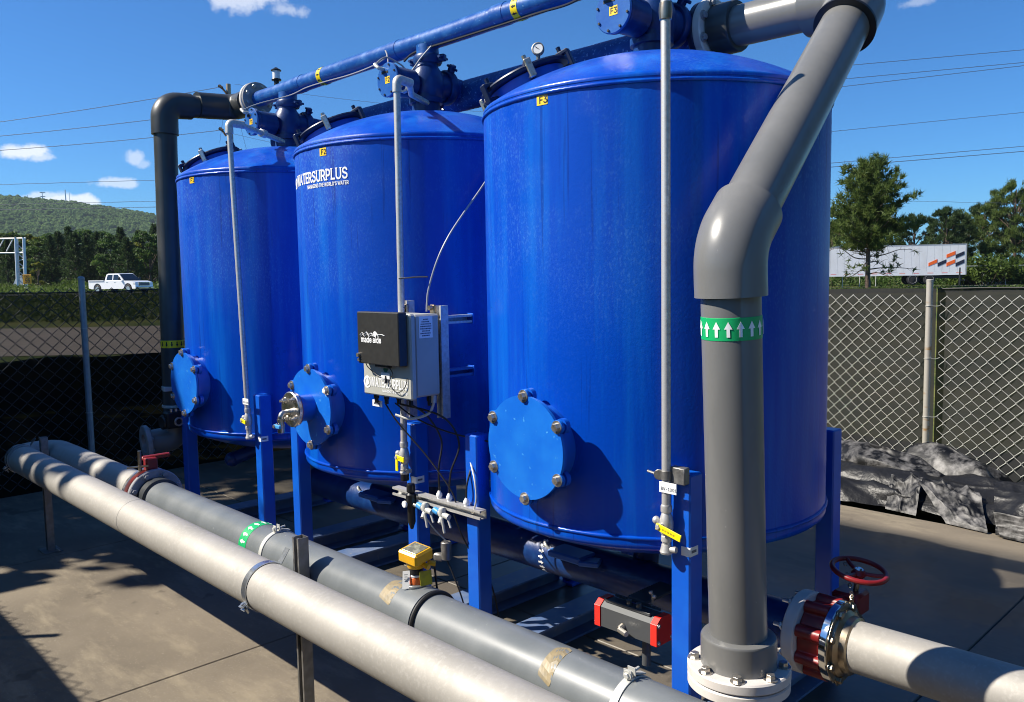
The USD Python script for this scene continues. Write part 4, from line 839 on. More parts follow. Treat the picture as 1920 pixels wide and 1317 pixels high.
hood = cp.part('hood', box((2.268, PY0 + 0.018, 1.258), (2.318, PY1 - 0.040, 1.507), 0.004), M['door_black'], 30, 'black hood over the upper half of the door')
# white outline hills over the hood's wordmark
hx = 2.2675
def hood_pt(a, b): return V(hx, PY1 - 0.040 - a, 1.258 + b)
ridge = [(0.025, 0.138), (0.042, 0.150), (0.058, 0.140), (0.078, 0.153), (0.098, 0.141), (0.118, 0.149), (0.132, 0.143), (0.142, 0.149), (0.156, 0.155), (0.172, 0.142), (0.195, 0.145), (0.225, 0.141)]
rp = [hood_pt(a, b) + V(-0.0006, 0, 0) for a, b in ridge]
hood.part('emblem', cat(tube(rp, 0.0016, 4), *[tube([hood_pt(a + 0.004, b - 0.009) + V(-0.0006, 0, 0) for a, b in ridge[:-2]], 0.0012, 4)], extrude(Point(0, 0).buffer(0.013, 12), hood_pt(0.148, 0.145), (0, -1, 0), (0, 0, 1), 0.001)), M['print_white'], False)
hood.part('lettering', text('made aide', 0.027, hood_pt(0.030, 0.104), (0, -1, 0), (0, 0, 1), 0.001, True, width=0.165), M['print_white'], False)
hood.part('key_lock', cat(cyl((2.268, PY1 - 0.052, 1.298), (2.255, PY1 - 0.052, 1.298), 0.010, 14), cyl((2.268, PY1 - 0.052, 1.275), (2.259, PY1 - 0.052, 1.275), 0.007, 12)), M['bolt_steel'])
cp.part('hood_gland', box((2.285, 3.20, 1.243), (2.317, 3.30, 1.257), 0.004), M['black_plastic'])
wire_l = [tube(curve([(2.29, 3.38, 1.258), (2.30, 3.375, 1.235), (2.312, 3.32, 1.200), (2.318, 3.28, 1.19)], 16), 0.0022, 6), tube(curve([(2.30, 3.20, 1.245), (2.31, 3.19, 1.215), (2.318, 3.22, 1.196)], 12), 0.0022, 6),
          tube(curve([(2.318, 3.24, 1.19), (2.312, 3.21, 1.15), (2.308, 3.15, 1.13), (2.312, 3.10, 1.16), (2.318, 3.09, 1.20)], 24), 0.0022, 6), tube(curve([(2.318, 3.255, 1.20), (2.31, 3.25, 1.165)], 6), 0.006, 6)]
cp.part('lock_wires', cat(*wire_l), M['cable_black'])
cp.part('seal_tag', box((2.316, 3.225, 1.185), (2.3205, 3.295, 1.215), 0.001), M['white_plastic'], False)
cp.part('round_label', disc((2.3205, 3.262, 1.232), (1, 0, 0), 0.016, 0.002, 20), M['teal_label'])
stk = cp.part('instruction_sticker', box((2.382, PY0 + 0.0105, 1.383), (2.462, PY0 + 0.0115, 1.485)), M['white_paint'], False, 'white instruction sticker')
rows = [0.030, 0.050, 0.060, 0.066, 0.068, 0.046, 0.066, 0.048]; rl = []
for i_, w in enumerate(rows):
    x = 2.422 - w / 2; zz = 1.470 - 0.0108 * i_
    while x < 2.422 + w / 2 - 0.004:
        L_ = random.uniform(0.004, 0.010); rl.append(box((x, PY0 + 0.0098, zz - 0.0026), (min(x + L_, 2.422 + w / 2), PY0 + 0.0105, zz + 0.0026))); x += L_ + 0.0018
stk.part('sticker_print', cat(*rl), M['print_dark_grey'], False)
for y_, z1, z0 in ((3.37, 1.552, 0.96), (3.107, 1.530, 0.985)):
    cp.part('mounting_strut', extrude(strut_profile(), (2.546, y_, z0), (1, 0, 0), (0, 1, 0), z1 - z0), M['galvanized'], 30)
for y_ in (3.345, 3.13):
    cp.part('box_hanger', cat(box((2.505, y_ - 0.018, 1.492), (2.523, y_ + 0.018, 1.535), 0.005), cyl((2.504, y_, 1.52), (2.488, y_, 1.52), 0.012, 8)), M['bronze_steel'])
for z_ in (1.460, 1.20):
    cp.part('strut_arm', extrude(strut_profile(0.04), (2.568, 3.112, z_), (0, 1, 0), (0, 0, 1), 0.16), M['galvanized'] if z_ > 1.3 else M['blue_bracket'], 30)
    cp.part('arm_plate', box((2.728, 3.085, z_ - 0.026), (2.734, 3.14, z_ + 0.026), 0.001), M['blue_steel'])
for i_, (x_, y_) in enumerate(((2.36, 3.40), (2.37, 3.33), (2.40, 3.27), (2.42, 3.20), (2.47, 3.12))):
    cp.part('cable_gland', cat(cyl((x_, y_, PZ0 + 0.008), (x_, y_, PZ0 - 0.022), 0.014, 10), cyl((x_, y_, PZ0 - 0.022), (x_, y_, PZ0 - 0.045), 0.0105, 10)), M['black_plastic'])
cp.part('grey_gland', cat(cyl((2.48, 3.10, PZ0 + 0.006), (2.48, 3.10, PZ0 - 0.03), 0.013, 12), tube(curve([(2.48, 3.10, PZ0 - 0.03), (2.47, 3.13, PZ0 - 0.085), (2.43, 3.22, PZ0 - 0.115), (2.40, 3.30, PZ0 - 0.10)], 24), 0.007, 8)), M['grey_strap'])
tg = cp.part('white_tag', box((2.372, 3.375, 1.030), (2.376, 3.455, 1.062), 0.001), M['white_plastic'], False)
tg.part('tag_print', box((2.3712, 3.392, 1.041), (2.372, 3.44, 1.050)), M['print_dark_grey'], False)

# ------------------------------------------------------------------ galvanized sample pipes with ball valves
def ballvalve(t, x, y, z, handle):
    """a small bronze ball valve in a vertical pipe at height z, with tag and clamp above"""
    t.part('valve_body', cat(lathe([(0, 0.075), (0.019, 0.075), (0.021, 0.07), (0.021, 0.05), (0.017, 0.045), (0.022, 0.03), (0.026, 0.01), (0.026, -0.012), (0.022, -0.03), (0.017, -0.04), (0.02, -0.045), (0.02, -0.062), (0, -0.062)], (x, y, z), (0, 0, 1), 16),
                             cyl((x, y, z), (x - 0.042, y + 0.004, z), 0.011, 10), bolt((x - 0.040, y + 0.004, z), (-1, 0.1, 0), 0.010, 0.012), sphere((x - 0.01, y + 0.038, z + 0.012), 0.015, 8)), M['galvanized'], 40)
    hy = V(*handle); o = V(x - 0.045, y + 0.004, z)
    ex = unit(hy); ey = unit(np.cross(V(1, 0, 0), ex)); L_ = np.linalg.norm(hy)
    t.part('handle', cat(obox(o + ex * (L_ / 2), ex, ey, np.cross(ex, ey), (L_ + 0.02, 0.026, 0.005), 0.0024), obox(o + V(0.012, 0, 0) , (1, 0, 0), (0, 1, 0), (0, 0, 1), (0.028, 0.016, 0.016), 0.003)), M['yellow_handle'], 30)
    t.part('handle_print', cat(*[obox(o + ex * (0.022 + 0.012 * i_) + V(-0.003, 0, 0), ex, ey, np.cross(ex, ey), (0.008, 0.007, 0.0006)) for i_ in range(int((L_ - 0.03) / 0.012))]), M['tag_olive'], False)
def galpipe(label, top, bot, vz, handle, r=0.0168, tagz=None, clampz=None, extra=None):
    top, bot = V(*top), V(*bot)
    P = lambda z: bot + (top - bot) * (z - bot[2]) / (top[2] - bot[2])
    t = thing('galvanized_pipe', label, 'pipe', tuple(bot))
    t.part('pipe', tube(np.array([P(z) for z in np.linspace(vz + 0.05, top[2], 14)]), r, 18), M['galvanized'], 40)
    b = P(vz); ballvalve(t, b[0], b[1], vz, handle)
    t.part('lower_nipple', tube(np.array([P(vz - 0.05), P(bot[2] + 0.02)]), r * 0.95, 16), M['galvanized'], 40)
    t.part('bottom_elbow', cat(lathe([(0, 0), (0.022, 0), (0.025, 0.008), (0.022, 0.016), (0.018, 0.035), (0, 0.035)], P(bot[2] - 0.012), (0, 0, 1), 16), cyl(P(bot[2] + 0.004), P(bot[2] + 0.004) + V(0.005, -0.04, 0.004), 0.012, 10)), M['galvanized'], 40)
    if tagz:
        c = P(tagz); g = t.part('white_tag', box((c[0] - r - 0.004, c[1] - 0.058, tagz - 0.022), (c[0] - r - 0.002, c[1] + 0.018, tagz + 0.018), 0.0008), M['white_plastic'], False)
        g.part('tag_print', text('BV-1201', 0.011, (c[0] - r - 0.0041, c[1] + 0.010, tagz - 0.012), (0, -1, 0), (0, 0, 1), 0.0006, True), M['print_dark_grey'], False)
    if clampz:
        c = P(clampz); t.part('pipe_clamp', cat(ringdisc(c, (0, 0, 1), r, r + 0.004, 0.034, 20, 0.001), box((c[0] + 0.004, c[1] - 0.075, clampz - 0.03), (2.530, c[1] - 0.010, clampz + 0.032), 0.003), cyl((c[0] - 0.012, c[1] + 0.035, clampz), (c[0] - 0.012, c[1] + 0.075, clampz + 0.006), 0.005, 8), disc((c[0] - 0.014, c[1] + 0.022, clampz), (1, 0.3, 0), 0.020, 0.008, 16)), M['strut_steel'], 40)
    return t, P
t, P = galpipe('tall galvanized pipe in front of the nearest tank with yellow ball valve handle', (2.49, 1.768, 2.82), (2.49, 1.766, 0.645), 0.742, (0, -0.088, -0.022), tagz=0.888, clampz=0.928)
t.part('union', lathe([(0.0165, -0.03), (0.022, -0.028), (0.024, 0), (0.022, 0.028), (0.0165, 0.03)], P(2.575), (0, 0, 1), 18), M['bronze_steel'], 40)
t, P = galpipe('galvanized pipe rising behind the control box with an elbow below the F2 disc', (2.49, 3.335, 2.60), (2.49, 3.362, 0.690), 0.768, (0, -0.050, -0.004), tagz=None, clampz=None)
t.part('top_elbow', tube(fillet([P(2.56), P(2.625), P(2.625) + V(0.10, 0.02, -0.005)], 0.025), 0.022, 16), M['galvanized'], 40)
t.part('cross_arm', cat(tube(np.array([P(2.622) + V(0.09, 0.02, -0.004), V(2.86, 3.70, 2.66), V(3.06, 3.82, 2.66)]), 0.0168, 14), lathe([(0.016, -0.025), (0.026, -0.022), (0.026, 0.022), (0.016, 0.025)], (2.70, 3.56, 2.648), (0.7, 0.62, 0.05), 8)), M['galvanized'], 40)
t.part('handle_tail', box((2.440, 3.352, 0.70), (2.446, 3.372, 0.765), 0.002), M['yellow_handle'])
t.part('black_cap', cyl((2.49, 3.362, 0.70), (2.49, 3.362, 0.645), 0.022, 12), M['black_plastic'])
t, P = galpipe('leaning galvanized pipe in front of the farthest tank with side arm at its top', (2.49, 5.115, 2.655), (2.49, 5.030, 0.655), 0.768, (0, -0.046, -0.006), tagz=0.892, clampz=None)
t.part('top_elbow', tube(fillet([P(2.60), P(2.668), P(2.668) + V(0.10, 0.0, -0.004)], 0.025), 0.025, 16), M['galvanized'], 40)
t.part('side_arm', cat(tube(np.array([P(2.668) + V(0.08, 0.0, -0.004), V(2.80, 5.26, 2.652), V(3.03, 5.41, 2.64)]), 0.0175, 14), lathe([(0.016, -0.03), (0.028, -0.026), (0.028, 0.026), (0.016, 0.03)], (2.80, 5.26, 2.652), (0.8, 0.5, 0), 8)), M['galvanized'], 40)
for y_, k in ((1.729, 'nearest tank'), (3.356, 'control box leg'), (4.983, 'farthest tank')):
    g = thing('leg_tag', {1.729: 'white label on the front leg of the nearest tank', 3.356: 'white label on the front leg below the control box', 4.983: 'white label on the front leg of the farthest tank'}[y_], 'label', (2.55, y_, 0.65))
    q_ = 2.567 - 0.0425
    g.part('plate', cat(box((q_ - 0.0012, y_ - 0.043, 0.628), (q_ - 0.0002, y_ - 0.005, 0.662)), box((q_ - 0.0012, y_ - 0.0442, 0.628), (q_ + 0.05, y_ - 0.0430, 0.662))), M['white_plastic'], False)
    g.part('tag_print', box((q_ + 0.008, y_ - 0.0448, 0.640), (q_ + 0.038, y_ - 0.0443, 0.650)), M['print_dark_grey'], False)

# ------------------------------------------------------------------ air rail between the legs
ar = thing('strut_rail', 'pale slotted steel rail bolted across two blue legs under the control box', 'rail', (2.503, 3.12, 0.575))
ar.part('channel', extrude(strut_profile(0.042), (2.502, 3.46, 0.575), (1, 0, 0), (0, 0, 1), 0.672), M['galvanized'], 30)
for y_ in (3.36, 2.88): ar.part('bolt', bolt((2.518, y_, 0.575), (-1, 0, 0), 0.010, 0.010), M['bolt_steel'])
rg_ = thing('air_regulator', 'black air regulator with round gauge hanging on the slotted rail', 'regulator', (2.47, 3.28, 0.55))
rg_.part('body', cat(lathe([(0, 0.085), (0.018, 0.085), (0.022, 0.075), (0.022, 0.045), (0.016, 0.04), (0.026, 0.03), (0.026, -0.02), (0.020, -0.03), (0.020, -0.11), (0.012, -0.13), (0.008, -0.145), (0, -0.145)], (2.468, 3.285, 0.56), (0, 0, 1), 20)), M['black_plastic'], 40)
rg_.part('gauge', cat(disc((2.432, 3.292, 0.545), (1, 0, 0), 0.017, 0.012, 20), cyl((2.45, 3.29, 0.545), (2.437, 3.292, 0.545), 0.008, 10)), M['white_plastic'])
rg_.part('inlet', cyl((2.468, 3.285, 0.545), (2.465, 3.20, 0.535), 0.010, 12), M['bolt_steel'])
for i_, (y_, lb) in enumerate(((3.17, 'blue and grey air valve on the rail beside the black regulator'), (3.04, 'blue and grey air valve in the middle of the rail'))):
    va = thing('air_valve', lb, 'valve', (2.46, y_, 0.54))
    va.part('body', cat(cyl((2.465, y_ + 0.045, 0.545), (2.465, y_ - 0.05, 0.53), 0.014, 14), lathe([(0, 0), (0.018, 0.0), (0.018, 0.03), (0.012, 0.04), (0, 0.04)], (2.465, y_, 0.53), (0, 0, 1), 14), cyl((2.465, y_, 0.53), (2.44, y_ - 0.012, 0.50), 0.012, 10)), M['grey_strap'], 40)
    va.part('blue_cap', cyl((2.465, y_ + 0.06, 0.548), (2.465, y_ + 0.02, 0.541), 0.0165, 14, 0.003), M['light_blue_plastic'])
    va.part('trigger', cat(obox((2.445, y_ - 0.030, 0.492), (0, -0.25, -1), (1, 0, 0), (0, 1, -0.25), (0.075, 0.012, 0.010), 0.003), obox((2.462, y_ - 0.055, 0.505), (0, -0.5, -1), (1, 0, 0), (0, 1, -0.5), (0.05, 0.010, 0.010), 0.003)), M['grey_strap'])
for i_, y_ in enumerate((3.105, 3.03, 2.905)):
    ar.part('tube_fitting', lathe([(0.011, -0.012), (0.011, 0.0), (0.015, 0.002), (0.015, 0.014), (0.009, 0.022), (0.006, 0.03), (0, 0.03)], (2.503, y_, 0.604), (0, 0, 1), 12), M['white_plastic'], 40)

def cable(name, label, pts, r, m, n=50, catg='cable', group=None):
    return single(name, tube(curve(pts, n), r, 7), M[m], label, catg, 40, group)
cable('air_tube', 'black air tube rising straight from the left fitting of the rail', [(2.503, 3.105, 0.63), (2.500, 3.10, 0.75), (2.52, 3.10, 0.88), (2.47, 3.14, 1.0), (2.42, 3.20, 1.055)], 0.005, 'cable_black')
cable('air_tube', 'black air tube rising from the middle fitting of the rail', [(2.503, 3.03, 0.63), (2.50, 3.01, 0.74), (2.53, 2.98, 0.88), (2.50, 3.06, 1.0), (2.40, 3.26, 1.055)], 0.005, 'cable_black')
cable('air_tube', 'black air tube arching from the right fitting of the rail', [(2.503, 2.905, 0.63), (2.505, 2.90, 0.70), (2.55, 2.905, 0.80), (2.62, 2.95, 0.86), (2.70, 3.05, 0.90)], 0.005, 'cable_black')
cable('air_tube', 'pale air tube curving beside the three fittings of the rail', [(2.49, 2.84, 0.585), (2.49, 2.82, 0.65), (2.50, 2.84, 0.73), (2.53, 2.90, 0.80)], 0.0045, 'grey_strap')
cable('signal_cable', 'thin black cable sweeping right from under the control box to the nearest tank', [(2.40, 3.30, 1.055), (2.44, 3.20, 0.99), (2.50, 3.05, 0.935), (2.58, 2.85, 0.90), (2.66, 2.72, 0.90)], 0.004, 'cable_black')
cable('signal_cable', 'thin black cable hanging from under the box down to the rail', [(2.38, 3.36, 1.055), (2.41, 3.30, 0.96), (2.47, 3.15, 0.80), (2.50, 3.02, 0.66), (2.505, 2.98, 0.59)], 0.004, 'cable_black')
cable('signal_cable', 'thin black cable dropping from the rail to the floor', [(2.48, 2.97, 0.545), (2.52, 2.93, 0.40), (2.60, 2.86, 0.22), (2.62, 2.82, 0.02), (2.58, 2.78, -0.10), (2.52, 2.72, -0.214)], 0.004, 'cable_black')
cable('signal_cable', 'thin grey cable dropping from the air valve to the grey sensor', [(2.46, 3.16, 0.50), (2.50, 3.14, 0.43), (2.55, 3.12, 0.37)], 0.0035, 'grey_strap', 20)
cable('signal_cable', 'thin black cable lying on the floor behind the yellow meter', [(2.55, 3.12, 0.28), (2.56, 3.02, 0.10), (2.58, 2.98, -0.10), (2.50, 2.85, -0.212), (2.25, 2.55, -0.214), (2.0, 2.38, 0.05), (1.87, 2.33, 0.45), (1.83, 2.31, 0.64)], 0.004, 'cable_black', 70)
sn = thing('grey_sensor', 'small grey cylinder sensor hanging below the air rail', 'sensor', (2.55, 3.12, 0.33))
sn.part('body', cat(cyl((2.55, 3.12, 0.365), (2.55, 3.12, 0.275), 0.026, 20, 0.004), obox((2.53, 3.155, 0.285), (1, 0.5, 0), (-0.5, 1, 0), (0, 0, 1), (0.03, 0.05, 0.04), 0.008)), M['strut_steel'], 40)
cable('control_cable', 'pale cable arching up from the control box into the gap between tanks', [(2.53, 3.20, 1.50), (2.535, 3.19, 1.60), (2.56, 3.15, 1.74), (2.62, 3.13, 1.86), (2.72, 3.125, 1.98), (2.85, 3.125, 2.12), (3.0, 3.125, 2.3)], 0.0052, 'cable_white', 60)
cable('cable_tie', 'black tie sticking out from the pipe above the control box', [(2.472, 3.338, 1.662), (2.478, 3.30, 1.664), (2.50, 3.22, 1.668), (2.515, 3.165, 1.668)], 0.0035, 'cable_black', 16)
cable('header_cable', 'black wire strapped under the header pipe and looping to the F3 disc', [(3.12, 4.10, 2.955), (3.13, 4.0, 2.99), (3.14, 3.7, 2.992), (3.145, 3.3, 2.990), (3.14, 3.0, 2.985), (3.08, 2.75, 2.955), (3.00, 2.55, 2.945), (2.93, 2.40, 2.965), (2.86, 2.34, 2.95), (2.84, 2.33, 2.88)], 0.0065, 'cable_black', 90)
cable('header_cable', 'grey wire running along the header pipe between the F1 and F2 discs', [(2.84, 5.62, 2.865), (2.93, 5.55, 2.91), (3.08, 5.38, 2.96), (3.105, 5.2, 2.985), (3.12, 5.0, 2.99), (3.13, 4.7, 2.985), (3.11, 4.4, 2.985), (3.08, 4.22, 3.0), (3.0, 4.12, 3.0), (2.97, 4.06, 2.95), (2.95, 4.02, 2.86)], 0.0042, 'cable_white', 90)
cable('header_cable', 'thin grey wire from the F2 disc up to the header pipe', [(2.84, 3.995, 2.875), (2.93, 4.02, 2.93), (3.02, 4.0, 2.90), (3.06, 3.97, 2.86), (3.09, 3.9, 2.93), (3.12, 3.84, 2.99)], 0.0052, 'cable_white', 60)
ga = thing('pressure_gauge', 'small round pressure gauge behind the hatch of the nearest tank', 'gauge', (3.18, 2.95, 2.70))
gd = unit(V(-0.8, -0.55, 0.15))
ga.part('case', cat(lathe([(0, -0.012), (0.03, -0.012), (0.032, 0), (0.032, 0.014), (0.027, 0.016), (0.027, 0.012), (0, 0.012)], (3.12, 2.99, 2.80), gd, 28), cyl((3.12, 2.99, 2.77), (3.13, 3.0, 2.66), 0.010, 10)), M['strut_steel'], 40)
ga.part('dial', disc(V(3.12, 2.99, 2.80) + gd * 0.013, gd, 0.026, 0.001, 24, 0.0002), M['white_plastic'])
ga.part('pointer', obox(V(3.12, 2.99, 2.80) + gd * 0.0142, np.cross(gd, V(0, 0, 1)) + V(0, 0, 0.7), V(0, 0, 1), gd, (0.034, 0.004, 0.0006)), M['print_black'], False)

# ------------------------------------------------------------------ grey actuator under the nearest tank
ac = thing('valve_actuator', 'grey box actuator with red ends under the nearest tank', 'actuator', (2.70, 2.075, 0.20))
AX, AZ = 2.695, 0.228
oct_ = Polygon([(-0.055, -0.05), (0.055, -0.05), (0.055, 0.035), (0.03, 0.055), (-0.03, 0.055), (-0.055, 0.035)])
ac.part('body', extrude(oct_, (AX, 2.208, AZ), (1, 0, 0), (0, 0, 1), 0.258), M['actuator_grey'], 30)
for y_ in (2.240, 1.948):
    e = ac.part('end_cap', extrude(oct_.buffer(0.004), (AX, y_, AZ), (1, 0, 0), (0, 0, 1), 0.030), M['red_plastic'], 30)
    yo = y_ if y_ > 2 else y_ - 0.030
    for sx, sz in ((-0.045, -0.04), (0.045, -0.04), (-0.045, 0.03)): e.part('bolt', bolt((AX + sx, yo, AZ + sz), (0, 1 if y_ > 2 else -1, 0), 0.007, 0.008), M['bolt_steel'])
ac.part('top_rail', cat(box((AX - 0.04, 1.965, AZ + 0.0555), (AX - 0.032, 2.20, AZ + 0.067), 0.001), box((AX + 0.032, 1.965, AZ + 0.0555), (AX + 0.04, 2.20, AZ + 0.067), 0.001)), M['actuator_grey'])
for yp in (2.05, 2.10): ac.part('port_plug', cyl((AX, yp, AZ + 0.055), (AX, yp, AZ + 0.077), 0.012, 10), M['bolt_steel'])
ac.part('air_fitting', cat(cyl((AX - 0.055, 2.09, AZ - 0.017), (AX - 0.08, 2.09, AZ - 0.023), 0.014, 10), cyl((AX - 0.08, 2.09, AZ - 0.023), (AX - 0.09, 2.045, AZ - 0.027), 0.012, 10)), M['bolt_steel'])
ac.part('shaft', cyl((AX, 2.01, AZ - 0.05), (AX - 0.01, 2.005, AZ - 0.17), 0.018, 12), M['actuator_grey'])
ac.part('bracket', box((AX + 0.025, 2.03, AZ + 0.0675), (AX + 0.27, 2.13, AZ + 0.08), 0.002), M['actuator_grey'])
ac.part('wing_bolt', cat(cyl((AX + 0.036, 2.01, AZ + 0.066), (AX + 0.036, 2.005, AZ + 0.12), 0.006, 8), sphere((AX + 0.036, 2.015, AZ + 0.122), 0.010, 6), sphere((AX + 0.031, 1.995, AZ + 0.11), 0.010, 6)), M['bolt_steel'])

# ------------------------------------------------------------------ handwheel valve and pale outlet pipe on the right
bp = thing('pale_pipe', 'pale stainless pipe leaving the handwheel valve at the lower right', 'pipe', (BX, 0.4, BZ))
bp.part('pipe', tube(np.stack([np.full(30, BX), np.linspace(1.292, -1.0, 30), np.full(30, BZ)], 1), 0.0957, 56), M['stainless_pipe'], 40)
bp.part('hub', lathe([(0.0957, -0.005), (0.106, 0.0), (0.109, 0.022), (0.127, 0.034), (0.130, 0.048)], (BX, 1.286, BZ), (0, 1, 0), 56), M['bronze_steel'], 40)
bp.part('flange', ringdisc((BX, 1.348, BZ), (0, 1, 0), 0.07, 0.156, 0.03, 64, 0.003), M['chrome'], 40)
bp.part('flange_face', ringdisc((BX, 1.3318, BZ), (0, 1, 0), 0.09, 0.150, 0.005, 64, 0.001), M['bronze_steel'], 40)
for m in range(8):
    a = 2 * np.pi * (m + 0.5) / 8
    bp.part('bolt', bolt((BX + 0.136 * math.cos(a), 1.3293, BZ + 0.136 * math.sin(a)), (0, -1, 0), 0.015, 0.016), M['bronze_steel'])
hv = thing('handwheel_valve', 'red butterfly valve with red handwheel on the pale pipe at lower right', 'valve', (BX, 1.416, BZ))
prof = Point(0, 0).buffer(0.127, 32)
for m in range(8):
    a = 2 * np.pi * (m + 0.5) / 8; prof = prof.union(Point(0.134 * math.cos(a), 0.134 * math.sin(a)).buffer(0.024, 10))
prof = prof.buffer(0.008).buffer(-0.008).difference(Point(0, 0).buffer(0.075, 24))
hv.part('body', extrude(prof, (BX, 1.459, BZ), (1, 0, 0), (0, 0, 1), 0.095), M['red_paint'], 40)
hv.part('neck', cat(cyl((BX + 0.06, 1.416, BZ + 0.08), (BX + 0.155, 1.394, BZ + 0.107), 0.036, 20)), M['red_paint'], 40)
hv.part('gearbox', box((BX + 0.120, 1.331, BZ + 0.051), (BX + 0.232, 1.444, BZ + 0.145), 0.012), M['red_paint'], 40)
wc = V(BX + 0.176, 1.354, BZ + 0.232); wa = unit(V(-0.05, -0.16, 1)); wu, wv, ww_ = frame(wa)
hv.part('stem', cyl(wc - wa * 0.096, wc + wa * 0.006, 0.0105, 14), M['bronze_steel'])
aa_ = np.linspace(0, 2 * np.pi, 65)
rim = tube(np.array([wc + 0.101 * (wu * math.cos(a) + wv * math.sin(a)) for a in aa_]), 0.0105, 12, False)
wh = hv.part('handwheel', cat(rim, lathe([(0, -0.03), (0.02, -0.03), (0.03, -0.012), (0.02, 0.004), (0, 0.004)], wc, wa, 20), *[tube(np.array([wc - wa * 0.012, wc + 0.062 * (wu * math.cos(a) + wv * math.sin(a)) - wa * 0.008, wc + 0.099 * (wu * math.cos(a) + wv * math.sin(a))]), 0.0085, 8) for a in (0.4, 0.4 + 2.094, 0.4 + 4.189)]), M['red_paint'], 40)
wh.part('hub_nut', bolt(wc + wa * 0.003, wa, 0.010, 0.008), M['chrome'])
def link(c, d, n_, s=0.011, w=0.006, r=0.0022):
    d, n_ = unit(d), unit(n_); n_ = unit(n_ - d * (n_ @ d)); a = np.linspace(0, 2 * np.pi, 13)
    return tube(np.array([V(*c) + d * s * math.cos(x) + n_ * w * math.sin(x) for x in a]), r, 5, False)
cpts = curve([wc + 0.101 * (wu * math.cos(2.6) + wv * math.sin(2.6)) + V(0, 0, 0.005), wc + V(-0.113, -0.02, -0.057), V(BX + 0.062, 1.335, BZ + 0.153), V(BX + 0.068, 1.32, BZ + 0.113)], 14)
hv.part('chain', cat(*[link(cpts[i_], cpts[min(i_ + 1, len(cpts) - 1)] - cpts[max(i_ - 1, 0)], V(0, 1, 0) if i_ % 2 else V(1, 0, 0.2)) for i_ in range(len(cpts))]), M['bronze_steel'], 40)
wf = thing('white_flange', 'white ring flange between the red valve and the blue pipe', 'flange', (BX, 1.487, BZ))
wf.part('ring', ringdisc((BX, 1.487, BZ), (0, 1, 0), 0.07, 0.159, 0.052, 64, 0.006), M['pvc_flange_white'], 40)
for m in range(8):
    a = 2 * np.pi * (m + 0.5) / 8
    wf.part('bolt', cat(bolt((BX + 0.134 * math.cos(a), 1.513, BZ + 0.134 * math.sin(a)), (0, 1, 0), 0.015, 0.016), cyl((BX + 0.134 * math.cos(a), 1.525, BZ + 0.134 * math.sin(a)), (BX + 0.134 * math.cos(a), 1.555, BZ + 0.134 * math.sin(a)), 0.009, 10)), M['bolt_steel'])

# ------------------------------------------------------------------ fences
def chainlink(p0, p1, z0, z1, cell=0.121, r=0.004, sides=4, off=V(0, 0, 0)):
    p0, p1 = V(*p0, 0), V(*p1, 0); d = unit(p1 - p0); nrm = V(-d[1], d[0], 0); L = np.linalg.norm(p1 - p0); h = cell / 2; n = int(L / h); nz = int((z1 - z0) / h)
    vs, fs, cnt = [], [], 0
    for i_ in range(n):
        k = np.arange(nz + 1); side = (k + i_) % 2
        x = (i_ + side) * h + np.where(side == 1, 0.004, -0.004); out = np.where(side == 1, 0.0035, -0.0035)
        z = z0 + k * h + 0.012 * math.sin(i_ * 0.05)
        # rounded bends: insert points near the corner
        P = p0 + d * x[:, None] + nrm * out[:, None] + V(0, 0, 1) * z[:, None] + off
        pts = [P[0]]
        for m in range(1, len(P) - 1):
            pts += [P[m] * 0.88 + P[m - 1] * 0.12, P[m] * 0.88 + P[m + 1] * 0.12]
        pts.append(P[-1])
        v, f = tube(np.array(pts), r, sides, False); vs.append(v); fs.append(f + cnt); cnt += len(v)
    return np.vstack(vs), np.vstack(fs)
def cloth(p0, p1, z0, z1f, nx=90, nz=26, amp=0.02, seed=0, off=0.0):
    p0, p1 = V(*p0, 0), V(*p1, 0); d = unit(p1 - p0); nrm = V(-d[1], d[0], 0); L = np.linalg.norm(p1 - p0)
    s, t = np.meshgrid(np.linspace(0, L, nx), np.linspace(0, 1, nz), indexing='ij')
    top = np.vectorize(z1f)(s); z = z0 + (top - z0) * t
    w = amp * (2 * meshkit.fbm(np.stack([s * 1.7, z * 0.8, np.full_like(s, seed)], -1), 4, seed) - 1) + off
    v = (p0 + d * s[..., None] + nrm * w[..., None]); v[..., 2] = z; v = v.reshape(-1, 3)
    i_, j_ = np.meshgrid(np.arange(nx - 1), np.arange(nz - 1), indexing='ij')
    q = np.stack([i_ * nz + j_, (i_ + 1) * nz + j_, (i_ + 1) * nz + j_ + 1, i_ * nz + j_ + 1], -1).reshape(-1, 4)
    return v, np.vstack([q[:, [0, 1, 2]], q[:, [0, 2, 3]]])
FXR, FYL = 8.39, 8.44
lf = thing('chain_link_fence', 'chain link fence with black screen standing behind the pad at the left', 'fence', (4.0, FYL, 0))
lf.part('mesh', chainlink((0.3, FYL), (FXR, FYL), GZ + 0.02, 1.645), M['wire_dark'], True, kind='stuff')
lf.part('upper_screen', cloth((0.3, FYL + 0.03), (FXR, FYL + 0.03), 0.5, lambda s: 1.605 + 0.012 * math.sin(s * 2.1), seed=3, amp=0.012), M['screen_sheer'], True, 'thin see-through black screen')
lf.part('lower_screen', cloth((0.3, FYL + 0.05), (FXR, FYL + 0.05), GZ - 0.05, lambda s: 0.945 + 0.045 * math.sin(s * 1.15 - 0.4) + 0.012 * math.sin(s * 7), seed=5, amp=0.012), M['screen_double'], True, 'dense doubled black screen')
lf.part('top_wire', tube(np.array([(x, FYL + 0.01, 1.60 + 0.012 * math.sin((x - 0.3) * 2.1)) for x in np.linspace(0.3, FXR, 60)]), 0.006, 6), M['rubber_black'])
